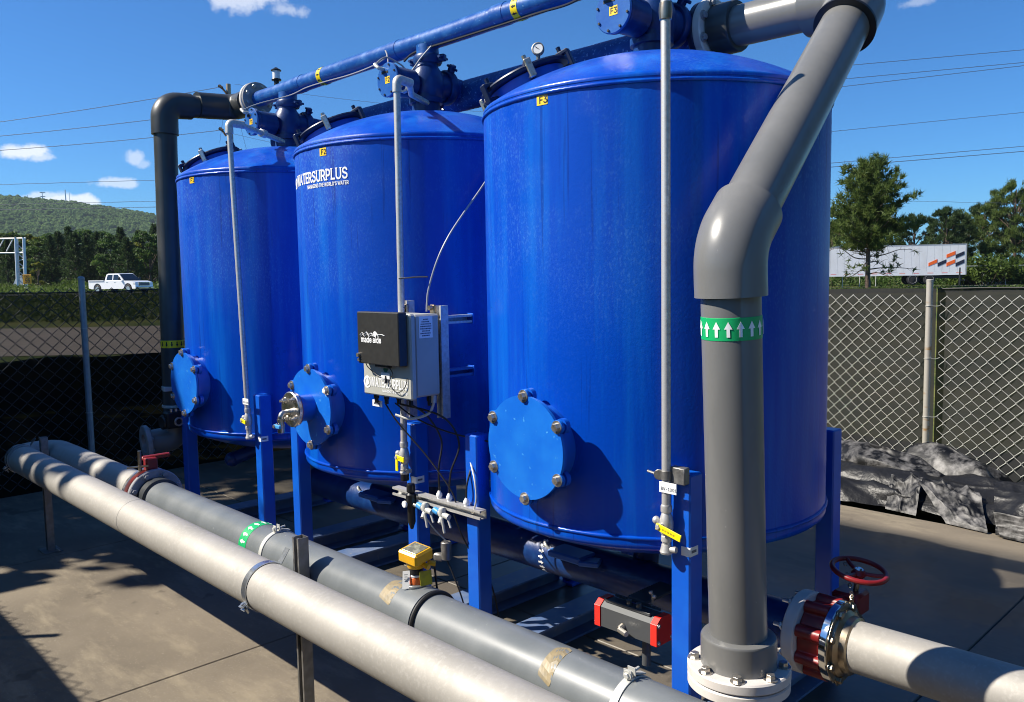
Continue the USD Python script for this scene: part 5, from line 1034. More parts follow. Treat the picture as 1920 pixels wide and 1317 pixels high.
for x in (2.564, 5.4):
    lf.part('post', lathe([(0, -0.3), (0.028, -0.3), (0.028, 1.705), (0.031, 1.706), (0.031, 1.72), (0.018, 1.735), (0, 1.738)], (x, FYL - 0.035, 0), (0, 0, 1), 20), M['fence_post_blue'], 40)
    for z in (0.45, 1.25): lf.part('tie_wire', ringdisc((x, FYL - 0.03, z), (0.0, 0.05, 1), 0.0285, 0.0335, 0.006, 20, 0.001), M['wire_steel'])
rf = thing('chain_link_fence', 'sunlit chain link fence with dark screen along the right side of the pad', 'fence', (FXR, 2.5, 0))
rf.part('mesh', chainlink((FXR, 5.9), (FXR, 2.965), GZ, 1.455, r=0.0034), M['wire_steel'], True, kind='stuff')
rf.part('mesh', chainlink((FXR, 2.835), (FXR, 0.2), GZ, 1.437, r=0.0034), M['wire_steel'], True, kind='stuff')
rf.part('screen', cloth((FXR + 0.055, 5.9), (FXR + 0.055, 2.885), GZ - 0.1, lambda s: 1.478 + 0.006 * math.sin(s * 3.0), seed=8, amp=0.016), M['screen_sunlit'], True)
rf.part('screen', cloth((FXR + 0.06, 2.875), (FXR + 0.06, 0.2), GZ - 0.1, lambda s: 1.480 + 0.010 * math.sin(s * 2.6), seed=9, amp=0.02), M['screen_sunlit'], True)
rf.part('post', lathe([(0, -0.5), (0.030, -0.5), (0.030, 1.545), (0.031, 1.547), (0.031, 1.567), (0.022, 1.572), (0, 1.573)], (FXR - 0.034, 2.917, 0), (0, 0, 1), 24), M['fence_post_steel'], 40, 'rust-streaked pale post')
for z in (0.26, 0.82, 1.32): rf.part('tie_wire', cat(ringdisc((FXR - 0.034, 2.917, z), (0, 0.1, 1), 0.0305, 0.036, 0.006, 20, 0.001), tube(curve([(FXR - 0.05, 2.887, z), (FXR - 0.02, 2.85, z - 0.004), (FXR, 2.82, z + 0.01)], 8), 0.0034, 5)), M['wire_steel'])
rf.part('screen_hem', tube(np.array([(FXR + 0.05, y, 1.478 + 0.010 * math.sin((2.875 - y) * 2.6)) for y in np.linspace(2.87, 0.2, 40)]), 0.007, 6), M['rubber_black'])
ff_ = thing('chain_link_fence', 'screened chain link fence along the near left side, out of view behind the camera', 'fence', (-0.35, 3, 0))
ff_.part('screen', cloth((-0.35, -4), (-0.35, 8.4), GZ - 0.05, lambda s: 1.595 + 0.008 * math.sin(s * 2.0), seed=12, amp=0.012), M['screen_double'], True)
ff_.part('mesh', chainlink((-0.345, 2.4), (-0.345, 8.4), 1.4, 1.665), M['wire_steel'], True, kind='stuff')
ff_.part('post', cyl((-0.375, 6.2, -0.4), (-0.375, 6.2, 1.79), 0.024, 12), M['fence_post_blue'])

# ------------------------------------------------------------------ crumpled sheeting along the right edge of the pad
def tarp(path, width, crest, seed, amp=0.07, nx=190, ny=70, tilt=0.0, lift=0.0, twist=0.0):
    """a sheet laid over a ridge: runs along path (ground points), folded across with creases"""
    P = curve(path, nx); P = P[np.linspace(0, len(P) - 1, nx).astype(int)]; tg = np.gradient(P, axis=0); tg /= np.linalg.norm(tg, axis=1)[:, None]; sd = np.stack([tg[:, 1], -tg[:, 0], np.zeros(nx)], 1)
    u = np.linspace(-1, 1, ny); s = np.linspace(0, 1, nx)
    S, U = np.meshgrid(s, u, indexing='ij'); L = np.linalg.norm(np.diff(P, axis=0), axis=1).sum()
    q = np.stack([S * L * 1.5, U * width * 6.0, np.full_like(S, seed * 3.7)], -1)
    q[..., 1] += 1.3 * (meshkit.noise(np.stack([S * L * 1.1, U * width, np.full_like(S, seed + 50.0)], -1), seed + 3) - 0.5) * 2
    # creases: ridged noise, sharp and directional
    r1 = 1 - np.abs(2 * meshkit.noise(q, seed) - 1); r2 = 1 - np.abs(2 * meshkit.noise(q * np.array([2.6, 1.7, 1]) + 5, seed + 1) - 1); r3 = 1 - np.abs(2 * meshkit.noise(q * np.array([5.0, 2.6, 1]) + 9, seed + 2) - 1)
    fold = amp * (r1 ** 2 * 1.2 + 0.45 * r2 ** 2 + 0.10 * r3)
    prof = np.clip(1 - np.abs(U) ** 2.2, 0, 1)
    ends = np.clip(np.minimum(S, 1 - S) * 7, 0, 1) ** 0.6
    z = lift + prof * ends * np.interp(S, np.linspace(0, 1, len(crest)), crest) + fold * (0.35 + 0.65 * prof)
    n1 = 2 * meshkit.noise(q * 1.4 + 21, seed + 5) - 1; n2 = 2 * meshkit.noise(q * 1.4 + 33, seed + 6) - 1
    across = U * width * (0.8 + 0.35 * meshkit.noise(np.stack([S * L * 2.2, np.zeros_like(S), np.full_like(S, seed)], -1), seed + 7)) + n1 * amp * 1.1
    X = P[:, None, :] + sd[:, None, :] * across[..., None] + tg[:, None, :] * (n2 * amp * 1.3)[..., None]
    X[..., 2] = GZ + np.maximum(z, 0.004 + 0.004 * r2)
    v = X.reshape(-1, 3); i_, j_ = np.meshgrid(np.arange(nx - 1), np.arange(ny - 1), indexing='ij')
    qd = np.stack([i_ * ny + j_, (i_ + 1) * ny + j_, (i_ + 1) * ny + j_ + 1, i_ * ny + j_ + 1], -1).reshape(-1, 4)
    return v, np.vstack([qd[:, [0, 1, 2]], qd[:, [0, 2, 3]]])
def up_faces(m):
    v, f = m; n = np.cross(v[f[:, 1]] - v[f[:, 0]], v[f[:, 2]] - v[f[:, 0]])
    return (v, f[:, ::-1]) if n[:, 2].mean() < 0 else m
single('black_sheeting', up_faces(tarp([(7.1945, 3.9655, 0), (7.0473, 2.9458, 0), (7.0246, 2.0394, 0), (6.934, 1.133, 0), (6.9113, 0.2266, 0)], 0.42, [0.10, 0.15, 0.16, 0.20, 0.16], 2, 0.07)), M['black_sheeting'], 'long heap of crumpled black plastic sheeting on the right edge of the pad', 'sheeting', True)
single('silver_sheeting', up_faces(tarp([(7.4211, 3.9655, 0), (7.3079, 3.3424, 0), (7.1379, 2.7759, 0), (7.2739, 2.2887, 0)], 0.30, [0.20, 0.24, 0.27, 0.16], 4, 0.085, 120, 40)), M['silver_sheeting'], 'silver sheeting folded on top of the heap against the fence', 'sheeting', True)
single('silver_sheeting', up_faces(tarp([(7.5005, 2.7759, 0), (7.4211, 2.3793, 0), (7.3079, 1.9828, 0)], 0.24, [0.16, 0.24, 0.12], 7, 0.06, 90, 34, lift=0.10)), M['silver_sheeting'], 'silver fold of sheeting in front of the pale fence post', 'sheeting', True)
single('black_sheeting', up_faces(tarp([(6.7753, 3.5123, 0), (6.7414, 3.0025, 0), (6.7753, 2.6059, 0), (6.73, 2.3226, 0)], 0.17, [0.05, 0.08, 0.08, 0.06], 9, 0.06, 110, 30)), M['black_sheeting'], 'low black crumple of sheeting nearest the tanks on the pad edge', 'sheeting', True)
# the pale flap that falls toward the pad, and a curled edge at the right
def flap(corners, seed, amp=0.03, n=40):
    a, b, c, d = [V(*p) for p in corners]; s, t = np.meshgrid(np.linspace(0, 1, n), np.linspace(0, 1, n), indexing='ij')
    X = (a * (1 - s[..., None]) + b * s[..., None]) * (1 - t[..., None]) + (d * (1 - s[..., None]) + c * s[..., None]) * t[..., None]
    q = np.stack([s * 3.1, t * 2.4, np.full_like(s, seed)], -1); r1 = 1 - np.abs(2 * meshkit.noise(q, seed) - 1); r2 = 1 - np.abs(2 * meshkit.noise(q * 3 + 4, seed + 2) - 1)
    X[..., 2] += amp * (r1 ** 2 + 0.4 * r2) * (1 - t) ** 0.3
    v = X.reshape(-1, 3); i_, j_ = np.meshgrid(np.arange(n - 1), np.arange(n - 1), indexing='ij')
    qd = np.stack([i_ * n + j_, (i_ + 1) * n + j_, (i_ + 1) * n + j_ + 1, i_ * n + j_ + 1], -1).reshape(-1, 4)
    return v, np.vstack([qd[:, [0, 1, 2]], qd[:, [0, 2, 3]]])
single('silver_sheeting', up_faces(flap([(6.8207, 2.4926, 0.0283), (6.7753, 1.9714, -0.0397), (6.4354, 1.8128, -0.2119), (6.4808, 2.1074, -0.2097)], 3, 0.05)), M['silver_sheeting'], 'pale silver flap of sheeting hanging down onto the sunlit concrete', 'sheeting', True)
single('silver_sheeting', up_faces(flap([(6.798, 2.6286, -0.0284), (6.764, 2.3793, 0.0056), (6.5261, 2.334, -0.2074), (6.5714, 2.5832, -0.2097)], 5, 0.04)), M['silver_sheeting'], 'small upright silver corner of sheeting left of the hanging flap', 'sheeting', True)
single('black_sheeting', up_faces(flap([(6.8546, 1.9034, 0.0509), (6.798, 1.0197, 0.0736), (6.3675, 1.0763, -0.2097), (6.4128, 1.7562, -0.2074)], 11, 0.07, 60)), M['black_sheeting'], 'black sheeting slope at the right edge of the picture', 'sheeting', True)
single('silver_sheeting', up_faces(flap([(6.4581, 1.7901, -0.0964), (6.4128, 1.0763, -0.085), (6.3221, 1.0763, -0.2097), (6.3901, 1.7222, -0.2097)], 13, 0.035, 40)), M['silver_sheeting'], 'rolled silver hem of the black sheeting at the right edge', 'sheeting', True)

# ------------------------------------------------------------------ trees
def cards(c, d, L, W, seed, tri=False):
    r_ = np.random.default_rng(seed); n = len(c); d = d / np.linalg.norm(d, axis=1)[:, None]
    s = np.cross(d, r_.normal(size=(n, 3))); s /= np.linalg.norm(s, axis=1)[:, None] + 1e-9
    L, W = np.broadcast_to(L, (n,))[:, None], np.broadcast_to(W, (n,))[:, None]
    if tri:
        v = np.stack([c - s * W / 2, c + s * W / 2, c + d * L], 1).reshape(-1, 3); return v, np.arange(3 * n).reshape(-1, 3)
    v = np.stack([c - d * L * 0.5, c + s * W * 0.5, c + d * L * 0.5, c - s * W * 0.5], 1).reshape(-1, 3); b = np.arange(n)[:, None] * 4
    return v, np.vstack([b + [0, 1, 2], b + [0, 2, 3]])
def randdir(r_, n): x = r_.normal(size=(n, 3)); return x / np.linalg.norm(x, axis=1)[:, None]

def broadleaf(seed, H=8.0, W=2.6, base=1.2, nb=34, nl=110, leaf=0.34):
    r_ = np.random.default_rng(seed); cs, ds, limbs = [], [], []
    for i_ in range(nb):
        t = r_.uniform(0, 1) ** 0.8; z = base + (H - base) * t; rad = W * math.sqrt(max(0.06, 1 - (2 * t - 0.85) ** 2 / 1.4)); a = r_.uniform(0, 2 * np.pi); q = rad * r_.uniform(0.35, 0.95) ** 0.7
        b = V(q * math.cos(a), q * math.sin(a), z); br = r_.uniform(0.5, 0.95) * W / 2.6
        dd = randdir(r_, nl); dd[:, 2] = np.where(dd[:, 2] < -0.3, -dd[:, 2] * 0.5, dd[:, 2]); rr_ = br * r_.uniform(0.55, 1.05, nl) ** 0.6
        cs.append(b + dd * rr_[:, None] * np.array([1.15, 1.15, 0.8])); ds.append(np.cross(dd, randdir(r_, nl)) + 0.25 * randdir(r_, nl))
        if i_ % 2 == 0: limbs.append(tube(curve([(0, 0, z * 0.45), (b[0] * 0.5, b[1] * 0.5, z * 0.75), tuple(b)], 8), np.linspace(0.07, 0.02, len(curve([(0, 0, 0), (0, 0, 1), (0, 0, 2)], 8))), 5))
    c, d = np.vstack(cs), np.vstack(ds)
    tr = tube(curve([(0, 0, -0.3), (0.05, 0.02, H * 0.3), (-0.05, 0.03, H * 0.6), (0, 0, H * 0.9)], 12), np.linspace(0.20, 0.04, 13), 8)
    return cat(tr, *limbs), cards(c, d, leaf * r_.uniform(0.7, 1.3, len(c)), leaf * 0.7 * r_.uniform(0.7, 1.3, len(c)), seed + 1)
def conifer(seed, H=9.0, W=2.3, base=0.6, nbr=110, per=34, irregular=0.35, tuft=0.42, width=0.11):
    r_ = np.random.default_rng(seed); cs, ds, br = [], [], []
    for i_ in range(nbr):
        t = (i_ + r_.uniform()) / nbr; z = base + (H - base) * t ** 0.9; rad = W * (1 - t) ** 0.65 * r_.uniform(1 - irregular, 1.1) + 0.12; a = i_ * 2.4 + r_.uniform(-0.4, 0.4)
        d = V(math.cos(a), math.sin(a), 0); s = r_.uniform(0.15, 1.0, per); droop = -0.10 + 0.35 * t
        p = V(0, 0, z) + d * (s * rad)[:, None] + np.stack([np.zeros(per), np.zeros(per), s * rad * droop + 0.22 * s ** 3], 1) + r_.normal(size=(per, 3)) * 0.10 * (0.5 + rad / W)
        cs.append(p); ds.append(d * 0.8 + V(0, 0, 0.55) + r_.normal(size=(per, 3)) * 0.55)
        if i_ % 3 == 0: br.append(tube(np.array([(0, 0, z), tuple(V(0, 0, z + rad * droop * 0.5) + d * rad * 0.5), tuple(V(0, 0, z + rad * droop) + d * rad * 0.9)]), [0.035, 0.025, 0.008], 4))
    c, d = np.vstack(cs), np.vstack(ds)
    tr = tube(np.array([(0, 0, -0.3), (0.03, 0, H * 0.4), (0, 0.03, H * 0.8), (0, 0, H)]), [0.17, 0.12, 0.06, 0.015], 8)
    return cat(tr, *br), cards(c, d, tuft * r_.uniform(0.7, 1.3, len(c)), width * r_.uniform(0.7, 1.4, len(c)), seed + 1)
def roundpine(seed, H=9.0, W=3.2, base=1.0, nb=120, nl=110):
    r_ = np.random.default_rng(seed); cs, ds, limbs = [], [], []
    for i_ in range(nb):
        t = r_.uniform(0, 1) ** 0.85; z = base + (H - base) * t; env = W * (1 - max(0, (t - 0.25) / 0.75) ** 2.2) ** 0.5 * (0.72 + 0.28 * min(1, t * 4)); a = r_.uniform(0, 2 * np.pi); q = env * r_.uniform(0.45, 1.05)
        b = V(q * math.cos(a), q * math.sin(a), z); out = unit(V(math.cos(a) * 0.7, math.sin(a) * 0.7, 0.55 + 0.8 * t)); n = nl
        p = b + randdir(r_, n) * (r_.uniform(0.1, 1.0, n)[:, None] * np.array([0.50, 0.50, 0.34])) + out * 0.15
        cs.append(p); ds.append(out * 0.9 + r_.normal(size=(n, 3)) * 0.55 + V(0, 0, 0.25))
        if i_ % 4 == 0: limbs.append(tube(np.array([(0, 0, z * 0.7), tuple(b * V(0.5, 0.5, 0.88)), tuple(b)]), [0.06, 0.04, 0.015], 5))
    c, d = np.vstack(cs), np.vstack(ds)
    return cat(tube(np.array([(0, 0, -0.3), (0.03, 0, H * 0.4), (0, 0.05, H * 0.75), (0, 0, H * 0.95)]), [0.2, 0.15, 0.08, 0.02], 8), *limbs), cards(c, d, 0.42 * r_.uniform(0.7, 1.3, len(c)), 0.085, seed + 1, True)
def shrub(seed, H=1.8, W=1.3, nb=14, nl=90, leaf=0.22):
    r_ = np.random.default_rng(seed); cs, ds, st = [], [], []
    for i_ in range(nb):
        a = r_.uniform(0, 2 * np.pi); q = W * math.sqrt(r_.uniform()); b = V(q * math.cos(a), q * math.sin(a), r_.uniform(0.25, 0.85) * H * (1 - 0.35 * q / W)); dd = randdir(r_, nl)
        cs.append(b + dd * (0.45 * r_.uniform(0.4, 1.1, nl))[:, None]); ds.append(randdir(r_, nl)); st.append(tube(np.array([(b[0] * 0.3, b[1] * 0.3, -0.2), tuple(b)]), [0.03, 0.01], 4))
    c, d = np.vstack(cs), np.vstack(ds); return cat(*st), cards(c, d, leaf * r_.uniform(0.6, 1.3, len(c)), leaf * 0.65 * r_.uniform(0.7, 1.3, len(c)), seed + 1)

PROTO = {}
def plant(kind, name, build, leafm, loc, label, catg, scale=1.0, rot=0.0, group=None, sz=None):
    loc = V(*loc)
    if kind not in PROTO:
        n = thing(name, label, catg, loc, group); wood, leaf = build()
        n.part('trunk', (VF(wood)[0] + loc, VF(wood)[1]), M['bark'], 40); n.part('crown', (VF(leaf)[0] + loc, VF(leaf)[1]), M[leafm], False)
        PROTO[kind] = n.path; p = n.prim
    else:
        x = UsdGeom.Xform.Define(stage, numbered('/World/' + name)); p = x.GetPrim(); p.GetReferences().AddInternalReference(PROTO[kind]); x.ClearXformOpOrder()
        x.AddTranslateOp().Set(Gf.Vec3d(*map(float, loc))); p.SetInstanceable(True); setdata(p, label, catg, group)
    x = UsdGeom.Xformable(p)
    x.AddRotateZOp().Set(float(rot)); x.AddScaleOp().Set(Gf.Vec3f(scale, scale, sz or scale))
    return p
def latpx(px, dep): return (px - 960) / FPX * dep

# the tree line on the left
B = {'broad_green': ('leafy_tree', lambda: broadleaf(11), 'leaves_green'), 'broad_light': ('leafy_tree', lambda: broadleaf(23, 7.5, 2.3, 0.8, 30, 110), 'leaves_light'), 'broad_yellow': ('leafy_tree', lambda: broadleaf(31, 6.5, 1.6, 0.8, 20, 90), 'leaves_yellow'),
     'spruce': ('conifer_tree', lambda: conifer(41), 'needles_dark'), 'spruce_wide': ('conifer_tree', lambda: conifer(57, 8.0, 2.9, 0.4, 120, 36, 0.5), 'needles_dark')}
LBL = {'broad_green': 'mid green leafy trees in the left tree line', 'broad_light': 'bright light green leafy trees in the left tree line', 'broad_yellow': 'slim yellow-green trees in the left tree line',
       'spruce': 'dark pointed conifers in the left tree line', 'spruce_wide': 'wide dark conifers in the left tree line'}
line = [(-90, 128, 'broad_green', 1.05), (-50, 112, 'broad_light', 1.0), (-20, 126, 'broad_light', 1.15), (8, 132, 'broad_light', 1.15), (22, 108, 'spruce_wide', 0.88), (38, 130, 'broad_light', 1.12), (66, 134, 'broad_yellow', 1.32), (60, 112, 'broad_green', 0.72), (82, 116, 'broad_light', 0.88), (78, 104, 'broad_yellow', 0.55),
        (104, 112, 'spruce', 0.80), (100, 136, 'broad_green', 1.08), (120, 116, 'spruce_wide', 0.98), (140, 126, 'spruce', 1.02), (150, 110, 'spruce_wide', 0.92), (166, 132, 'broad_green', 1.12), (172, 112, 'spruce', 0.82), (192, 118, 'spruce_wide', 0.98), (208, 132, 'broad_green', 1.08), (216, 110, 'broad_green', 0.80), (236, 124, 'spruce', 0.98), (256, 116, 'broad_yellow', 0.98), (246, 108, 'spruce_wide', 0.82),
        (270, 122, 'spruce_wide', 1.02), (288, 112, 'broad_green', 0.92), (300, 124, 'spruce', 1.02), (318, 114, 'spruce_wide', 0.98), (338, 126, 'broad_green', 1.1), (365, 116, 'spruce_wide', 1.0), (400, 122, 'broad_green', 1.05), (440, 116, 'spruce', 1.0)]
ORD = ['first', 'second', 'third', 'fourth', 'fifth', 'sixth', 'seventh', 'eighth', 'ninth', 'tenth', 'eleventh']
seen = {}
for i_, (px, dep, kd, sc) in enumerate(sorted(line)):
    k_ = seen[kd] = seen.get(kd, -1) + 1
    nm, bf, lm = B[kd]; plant(kd, nm, bf, lm, at(dep, latpx(px, dep)), ORD[k_] + ' from the left of the ' + LBL[kd], 'tree', sc * 1.02, i_ * 67.0, 'trees of the left tree line, ' + kd.replace('_', ' '))
for i_, (px, dep, sc) in enumerate(((4, 96, 0.9), (28, 99, 0.7), (96, 100, 0.7), (122, 101, 0.9), (146, 98, 1.1), (160, 97, 0.9), (180, 100, 0.8), (-30, 97, 1.0), (205, 99, 0.9), (232, 101, 0.8))):
    plant('shrub_l', 'shrub', lambda: shrub(71), 'leaves_light', at(dep, latpx(px, dep)), ORD[i_] + ' placed of the light green shrubs at the foot of the left tree line', 'shrub', sc, i_ * 50, 'shrubs at the foot of the left tree line')

# ponderous pine in front of the trailer
def big_pine(seed=5):
    r_ = np.random.default_rng(seed); H = 7.75; wood, cs, ds = [], [], []
    trunk = curve([(0, 0, -0.4), (0.0, 0.02, 1.2), (-0.03, 0, 2.8), (0.08, 0.04, 5.2), (0.02, 0, H - 0.2)], 24); wood.append(tube(trunk, np.linspace(0.19, 0.035, len(trunk)), 10))
    def tufts(pts, n, spread, size):
        for p, dr in pts:
            k = n; d = dr * 0.7 + r_.normal(size=(k, 3)) * 0.75 + V(0, 0, 0.3); cs.append(np.repeat(p[None], k, 0) + r_.normal(size=(k, 3)) * spread); ds.append(d)
    for i_ in range(84):
        t = (i_ + 0.5) / 84; z = 2.35 + (H - 2.45) * t; env = 3.75 * (1 - t) ** 0.50 * (0.62 + 0.38 * min(1, t * 4)) * (0.82 + 0.3 * math.sin(i_ * 0.9) * math.sin(i_ * 0.23)); rad = max(0.35, env * r_.uniform(0.45, 1.1)); a = i_ * 2.399 + r_.uniform(-0.5, 0.5)
        d = V(math.cos(a), math.sin(a), 0); rise = r_.uniform(-0.05, 0.30) + 0.30 * t
        pp = curve([(0, 0, z), tuple(d * rad * 0.5 + V(0, 0, z + rad * rise * 0.30)), tuple(d * rad + V(0, 0, z + rad * rise + 0.18))], 8); wood.append(tube(pp, np.linspace(0.04, 0.01, len(pp)), 5))
        for s in np.linspace(0.32, 1.0, max(3, int(rad * 4.2))):
            base = pp[min(len(pp) - 1, int(s * (len(pp) - 1)))]
            for m in range(2):
                sd = unit(np.cross(d, V(0, 0, 1))) * r_.uniform(-0.75, 0.75) * (0.4 + s * 0.6) + V(0, 0, r_.uniform(-0.02, 0.32))
                q = base + sd; tufts([(q, unit(d * 0.5 + sd * 0.5 + V(0, 0, 0.7)))], 26, 0.06, 0)
    for z, a, L, rise in ((2.15, 0.5, 2.6, 0.15), (2.0, 3.5, 2.3, 0.30), (1.75, 5.6, 2.5, -0.05), (1.65, 2.2, 1.8, -0.1), (1.35, 0.0, 3.0, 0.02), (1.05, 0.9, 1.6, -0.05), (2.2, 4.6, 2.0, 0.1), (1.2, 3.1, 1.3, -0.15)):
        # RIGHT/left along the picture is the local frame used here
        d = V(*(R2 * math.cos(a) - F2 * math.sin(a)), 0); pp = curve([(0, 0, z), tuple(d * L * 0.35 + V(0, 0, z + 0.1)), tuple(d * L * 0.7 + V(0, 0, z + L * rise)), tuple(d * L + V(0, 0, z + L * rise - 0.1))], 12)
        wood.append(tube(pp, np.linspace(0.045, 0.008, len(pp)), 5))
        for s in r_.uniform(0.3, 1, 9):
            b = pp[int(s * (len(pp) - 1))]; e = b + V(*r_.normal(size=3)) * V(0.28, 0.28, 0.25) + d * 0.15; wood.append(tube(np.array([b, (b + e) / 2 + V(0, 0, 0.04), e]), [0.012, 0.009, 0.004], 4))
            if r_.uniform() < 0.55: tufts([(e, unit(e - b))], 16, 0.04, 0)
    c, d = np.vstack(cs), np.vstack(ds)
    return cat(*wood), cards(c, d, 0.36 * r_.uniform(0.7, 1.25, len(c)), 0.06, seed + 3, True)
pb_ = ray_at(1627, 541, 52); pz_ = float(terrain(pb_[0], pb_[1]))
plant('pine', 'pine_tree', big_pine, 'needles_pine', (pb_[0], pb_[1], pz_), 'tall pine with bare lower branches standing in front of the white trailer', 'tree')
RB = {'pine_r': ('pine_tree', lambda: roundpine(83, 9.8, 3.8, 1.0, 150, 110), 'needles_pine'), 'pine_d': ('pine_tree', lambda: roundpine(97, 9.2, 3.1, 0.6, 130, 110), 'needles_dark')}
for i_, (px, dep, kd, sc, lb) in enumerate([(1900, 88, 'pine_r', 1.06, 'broad pine at the right edge behind the yellow-green bush'), (1842, 94, 'pine_d', 0.93, 'dark pine left of the broad pine at the right edge'), (1772, 90, 'pine_d', 0.86, 'dark rounded pine behind the rear of the trailer'), (1712, 96, 'pine_d', 0.83, 'dark pine directly right of the tall pine, behind the trailer'),
        (1650, 92, 'pine_d', 0.80, 'dark pine hidden behind the tall pine'), (1598, 95, 'pine_d', 0.92, 'dark pine behind the tall pine beside the tank edge'), (1560, 92, 'pine_r', 0.85, 'pine half hidden by the right side of the nearest tank'), (1958, 86, 'pine_d', 0.92, 'dark pine just past the right edge of the picture'), (1510, 95, 'pine_d', 0.9, 'dark pine hidden behind the nearest tank'), (1925, 98, 'pine_d', 1.0, 'dark pine behind the broad pine at the right edge'), (1800, 99, 'pine_r', 0.84, 'pine deep between the two dark pines at right')]):
    nm, bf, lm = RB[kd]; plant(kd, nm, bf, lm, at(dep, latpx(px, dep)), lb, 'tree', sc, i_ * 83)
for i_, (px, dep, sc, kd, lb) in enumerate(((1846, 83, 1.9, 'y', 'large yellow-green bush behind the trailer end'), (1872, 84, 1.4, 'y', 'yellow-green bush under the broad pine'), (1915, 82, 1.0, 'y', 'yellow-green bush at the right edge along the far fence'), (1822, 84, 1.5, 'y', 'yellow-green bush touching the trailer end'))):
    plant('shrub_r', 'bush', lambda: shrub(77, 1.9, 1.4, 16, 130, 0.2), 'leaves_light', at(dep, latpx(px, dep)), lb, 'bush', sc, i_ * 71)
# low brush and grass tops along the far road edge
def brush(n, d0, d1, px0, px1, h, seed, leaf):
    r_ = np.random.default_rng(seed); dep = r_.uniform(d0, d1, n); lat = (r_.uniform(px0, px1, n) - 960) / FPX * dep; x, y = F2[0] * dep + R2[0] * lat, F2[1] * dep + R2[1] * lat
    hh = h * (0.4 + 1.1 * meshkit.noise(np.stack([x * 0.35, y * 0.35, np.zeros(n)], -1), seed)); z = terrain(x, y) + hh * r_.uniform(0, 1, n) ** 0.8
    return cards(np.stack([x, y, z], 1), r_.normal(size=(n, 3)) + V(0, 0, 0.8), leaf * r_.uniform(0.6, 1.4, n), leaf * 0.5, seed)
single('brush', brush(9000, 84, 92, 1480, 1990, 1.7, 3, 0.3), M['leaves_green'], 'green brush growing along the far fence behind the trailer', 'brush', False, kind='stuff')
single('roadside_grass', brush(16000, 46, 68, 1480, 1990, 0.20, 5, 0.22), M['grass_blades'], 'dry roadside grass in front of the trailer and pine', 'grass', False, kind='stuff')
single('roadside_grass', brush(9000, 84, 100, -120, 420, 0.8, 6, 0.28), M['leaves_light'], 'light green weeds at the foot of the left tree line', 'weeds', False, kind='stuff')
single('verge_grass', brush(12000, 36, 66, -160, 400, 0.16, 8, 0.22), M['grass_blades'], 'grass verge between the gravel lane and the left road', 'grass', False, kind='stuff')
# trees out of view to the left, whose shade falls on the far corner of the pad
for i_, (x, y, sc) in enumerate(((-1.75, 10.9, 0.95), (-1.3, 15.6, 0.9), (0.2, 20.0, 0.9), (-5.0, 12.6, 0.85))):
    plant('broad_green', 'leafy_tree', None, None, (x, y, float(terrain(x, y))), ORD[i_] + ' of the leafy shade trees out of view at the left', 'tree', sc, 40 + i_ * 80, 'shade trees out of view at the left')

# unseen pines added behind the viewer to cut the sky light on the tanks
for i_, (x, y, sc) in enumerate(((3.0, -11.0, 1.0), (7.5, -12.0, 1.08), (12.0, -9.5, 1.0), (-2.0, -12.5, 1.05), (16.5, -8.5, 1.1), (20.0, -4.0, 1.05), (-7.0, -10.5, 1.0), (5.2, -15.0, 1.15), (10.0, -15.0, 1.2))):
    plant('pine_d', 'pine_tree', None, None, (x, y, float(terrain(x, y))), ORD[i_] + ' of the unseen pines added behind the viewer to cut sky light', 'tree', sc, 31 + i_ * 57, 'added pines behind the viewer')

# ------------------------------------------------------------------ hill forest
def canopy(seed):
    r_ = np.random.default_rng(seed); cs, ds = [], []
    for i_ in range(6):
        b = V(r_.uniform(-3, 3), r_.uniform(-3, 3), r_.uniform(1, 5)); n = 46; dd = randdir(r_, n); dd[:, 2] = np.abs(dd[:, 2]) * 1.1 - 0.25; cs.append(b + dd * r_.uniform(2.4, 3.6)); ds.append(np.cross(dd, randdir(r_, n)))
    return cards(np.vstack(cs), np.vstack(ds), 2.5 * r_.uniform(0.7, 1.3, 276), 1.9, seed)
pi = UsdGeom.PointInstancer.Define(stage, '/World/hill_forest'); setdata(pi.GetPrim(), 'green forest covering the distant hill', 'forest', None, 'stuff')
for k in range(3):
    pth = f'/World/hill_forest/canopy_{k:03d}'; usdkit.mesh(stage, pth, canopy(200 + k), M['hill_leaves'], False)
pi.CreatePrototypesRel().SetTargets([f'/World/hill_forest/canopy_{k:03d}' for k in range(3)])
r_ = np.random.default_rng(99); n = 9000
dep = r_.uniform(620, 1640, n); px = r_.uniform(-160, 420, n); lat = (px - 960) / FPX * dep; x, y = F2[0] * dep + R2[0] * lat, F2[1] * dep + R2[1] * lat; z = terrain(x, y)
keep = z > 4; x, y, z = x[keep], y[keep], z[keep]; n = len(x)
pi.CreatePositionsAttr(Vt.Vec3fArray.FromNumpy(np.stack([x, y, z], 1).astype(np.float32)))
pi.CreateProtoIndicesAttr(Vt.IntArray.FromNumpy(r_.integers(0, 3, n).astype(np.int32)))
sc = r_.uniform(0.7, 1.35, n); pi.CreateScalesAttr(Vt.Vec3fArray.FromNumpy(np.stack([sc, sc, sc * r_.uniform(0.85, 1.2, n)], 1).astype(np.float32)))
an = r_.uniform(0, 2 * np.pi, n) / 2; pi.CreateOrientationsAttr(Vt.QuathArray([Gf.Quath(float(math.cos(a)), 0, 0, float(math.sin(a))) for a in an]))
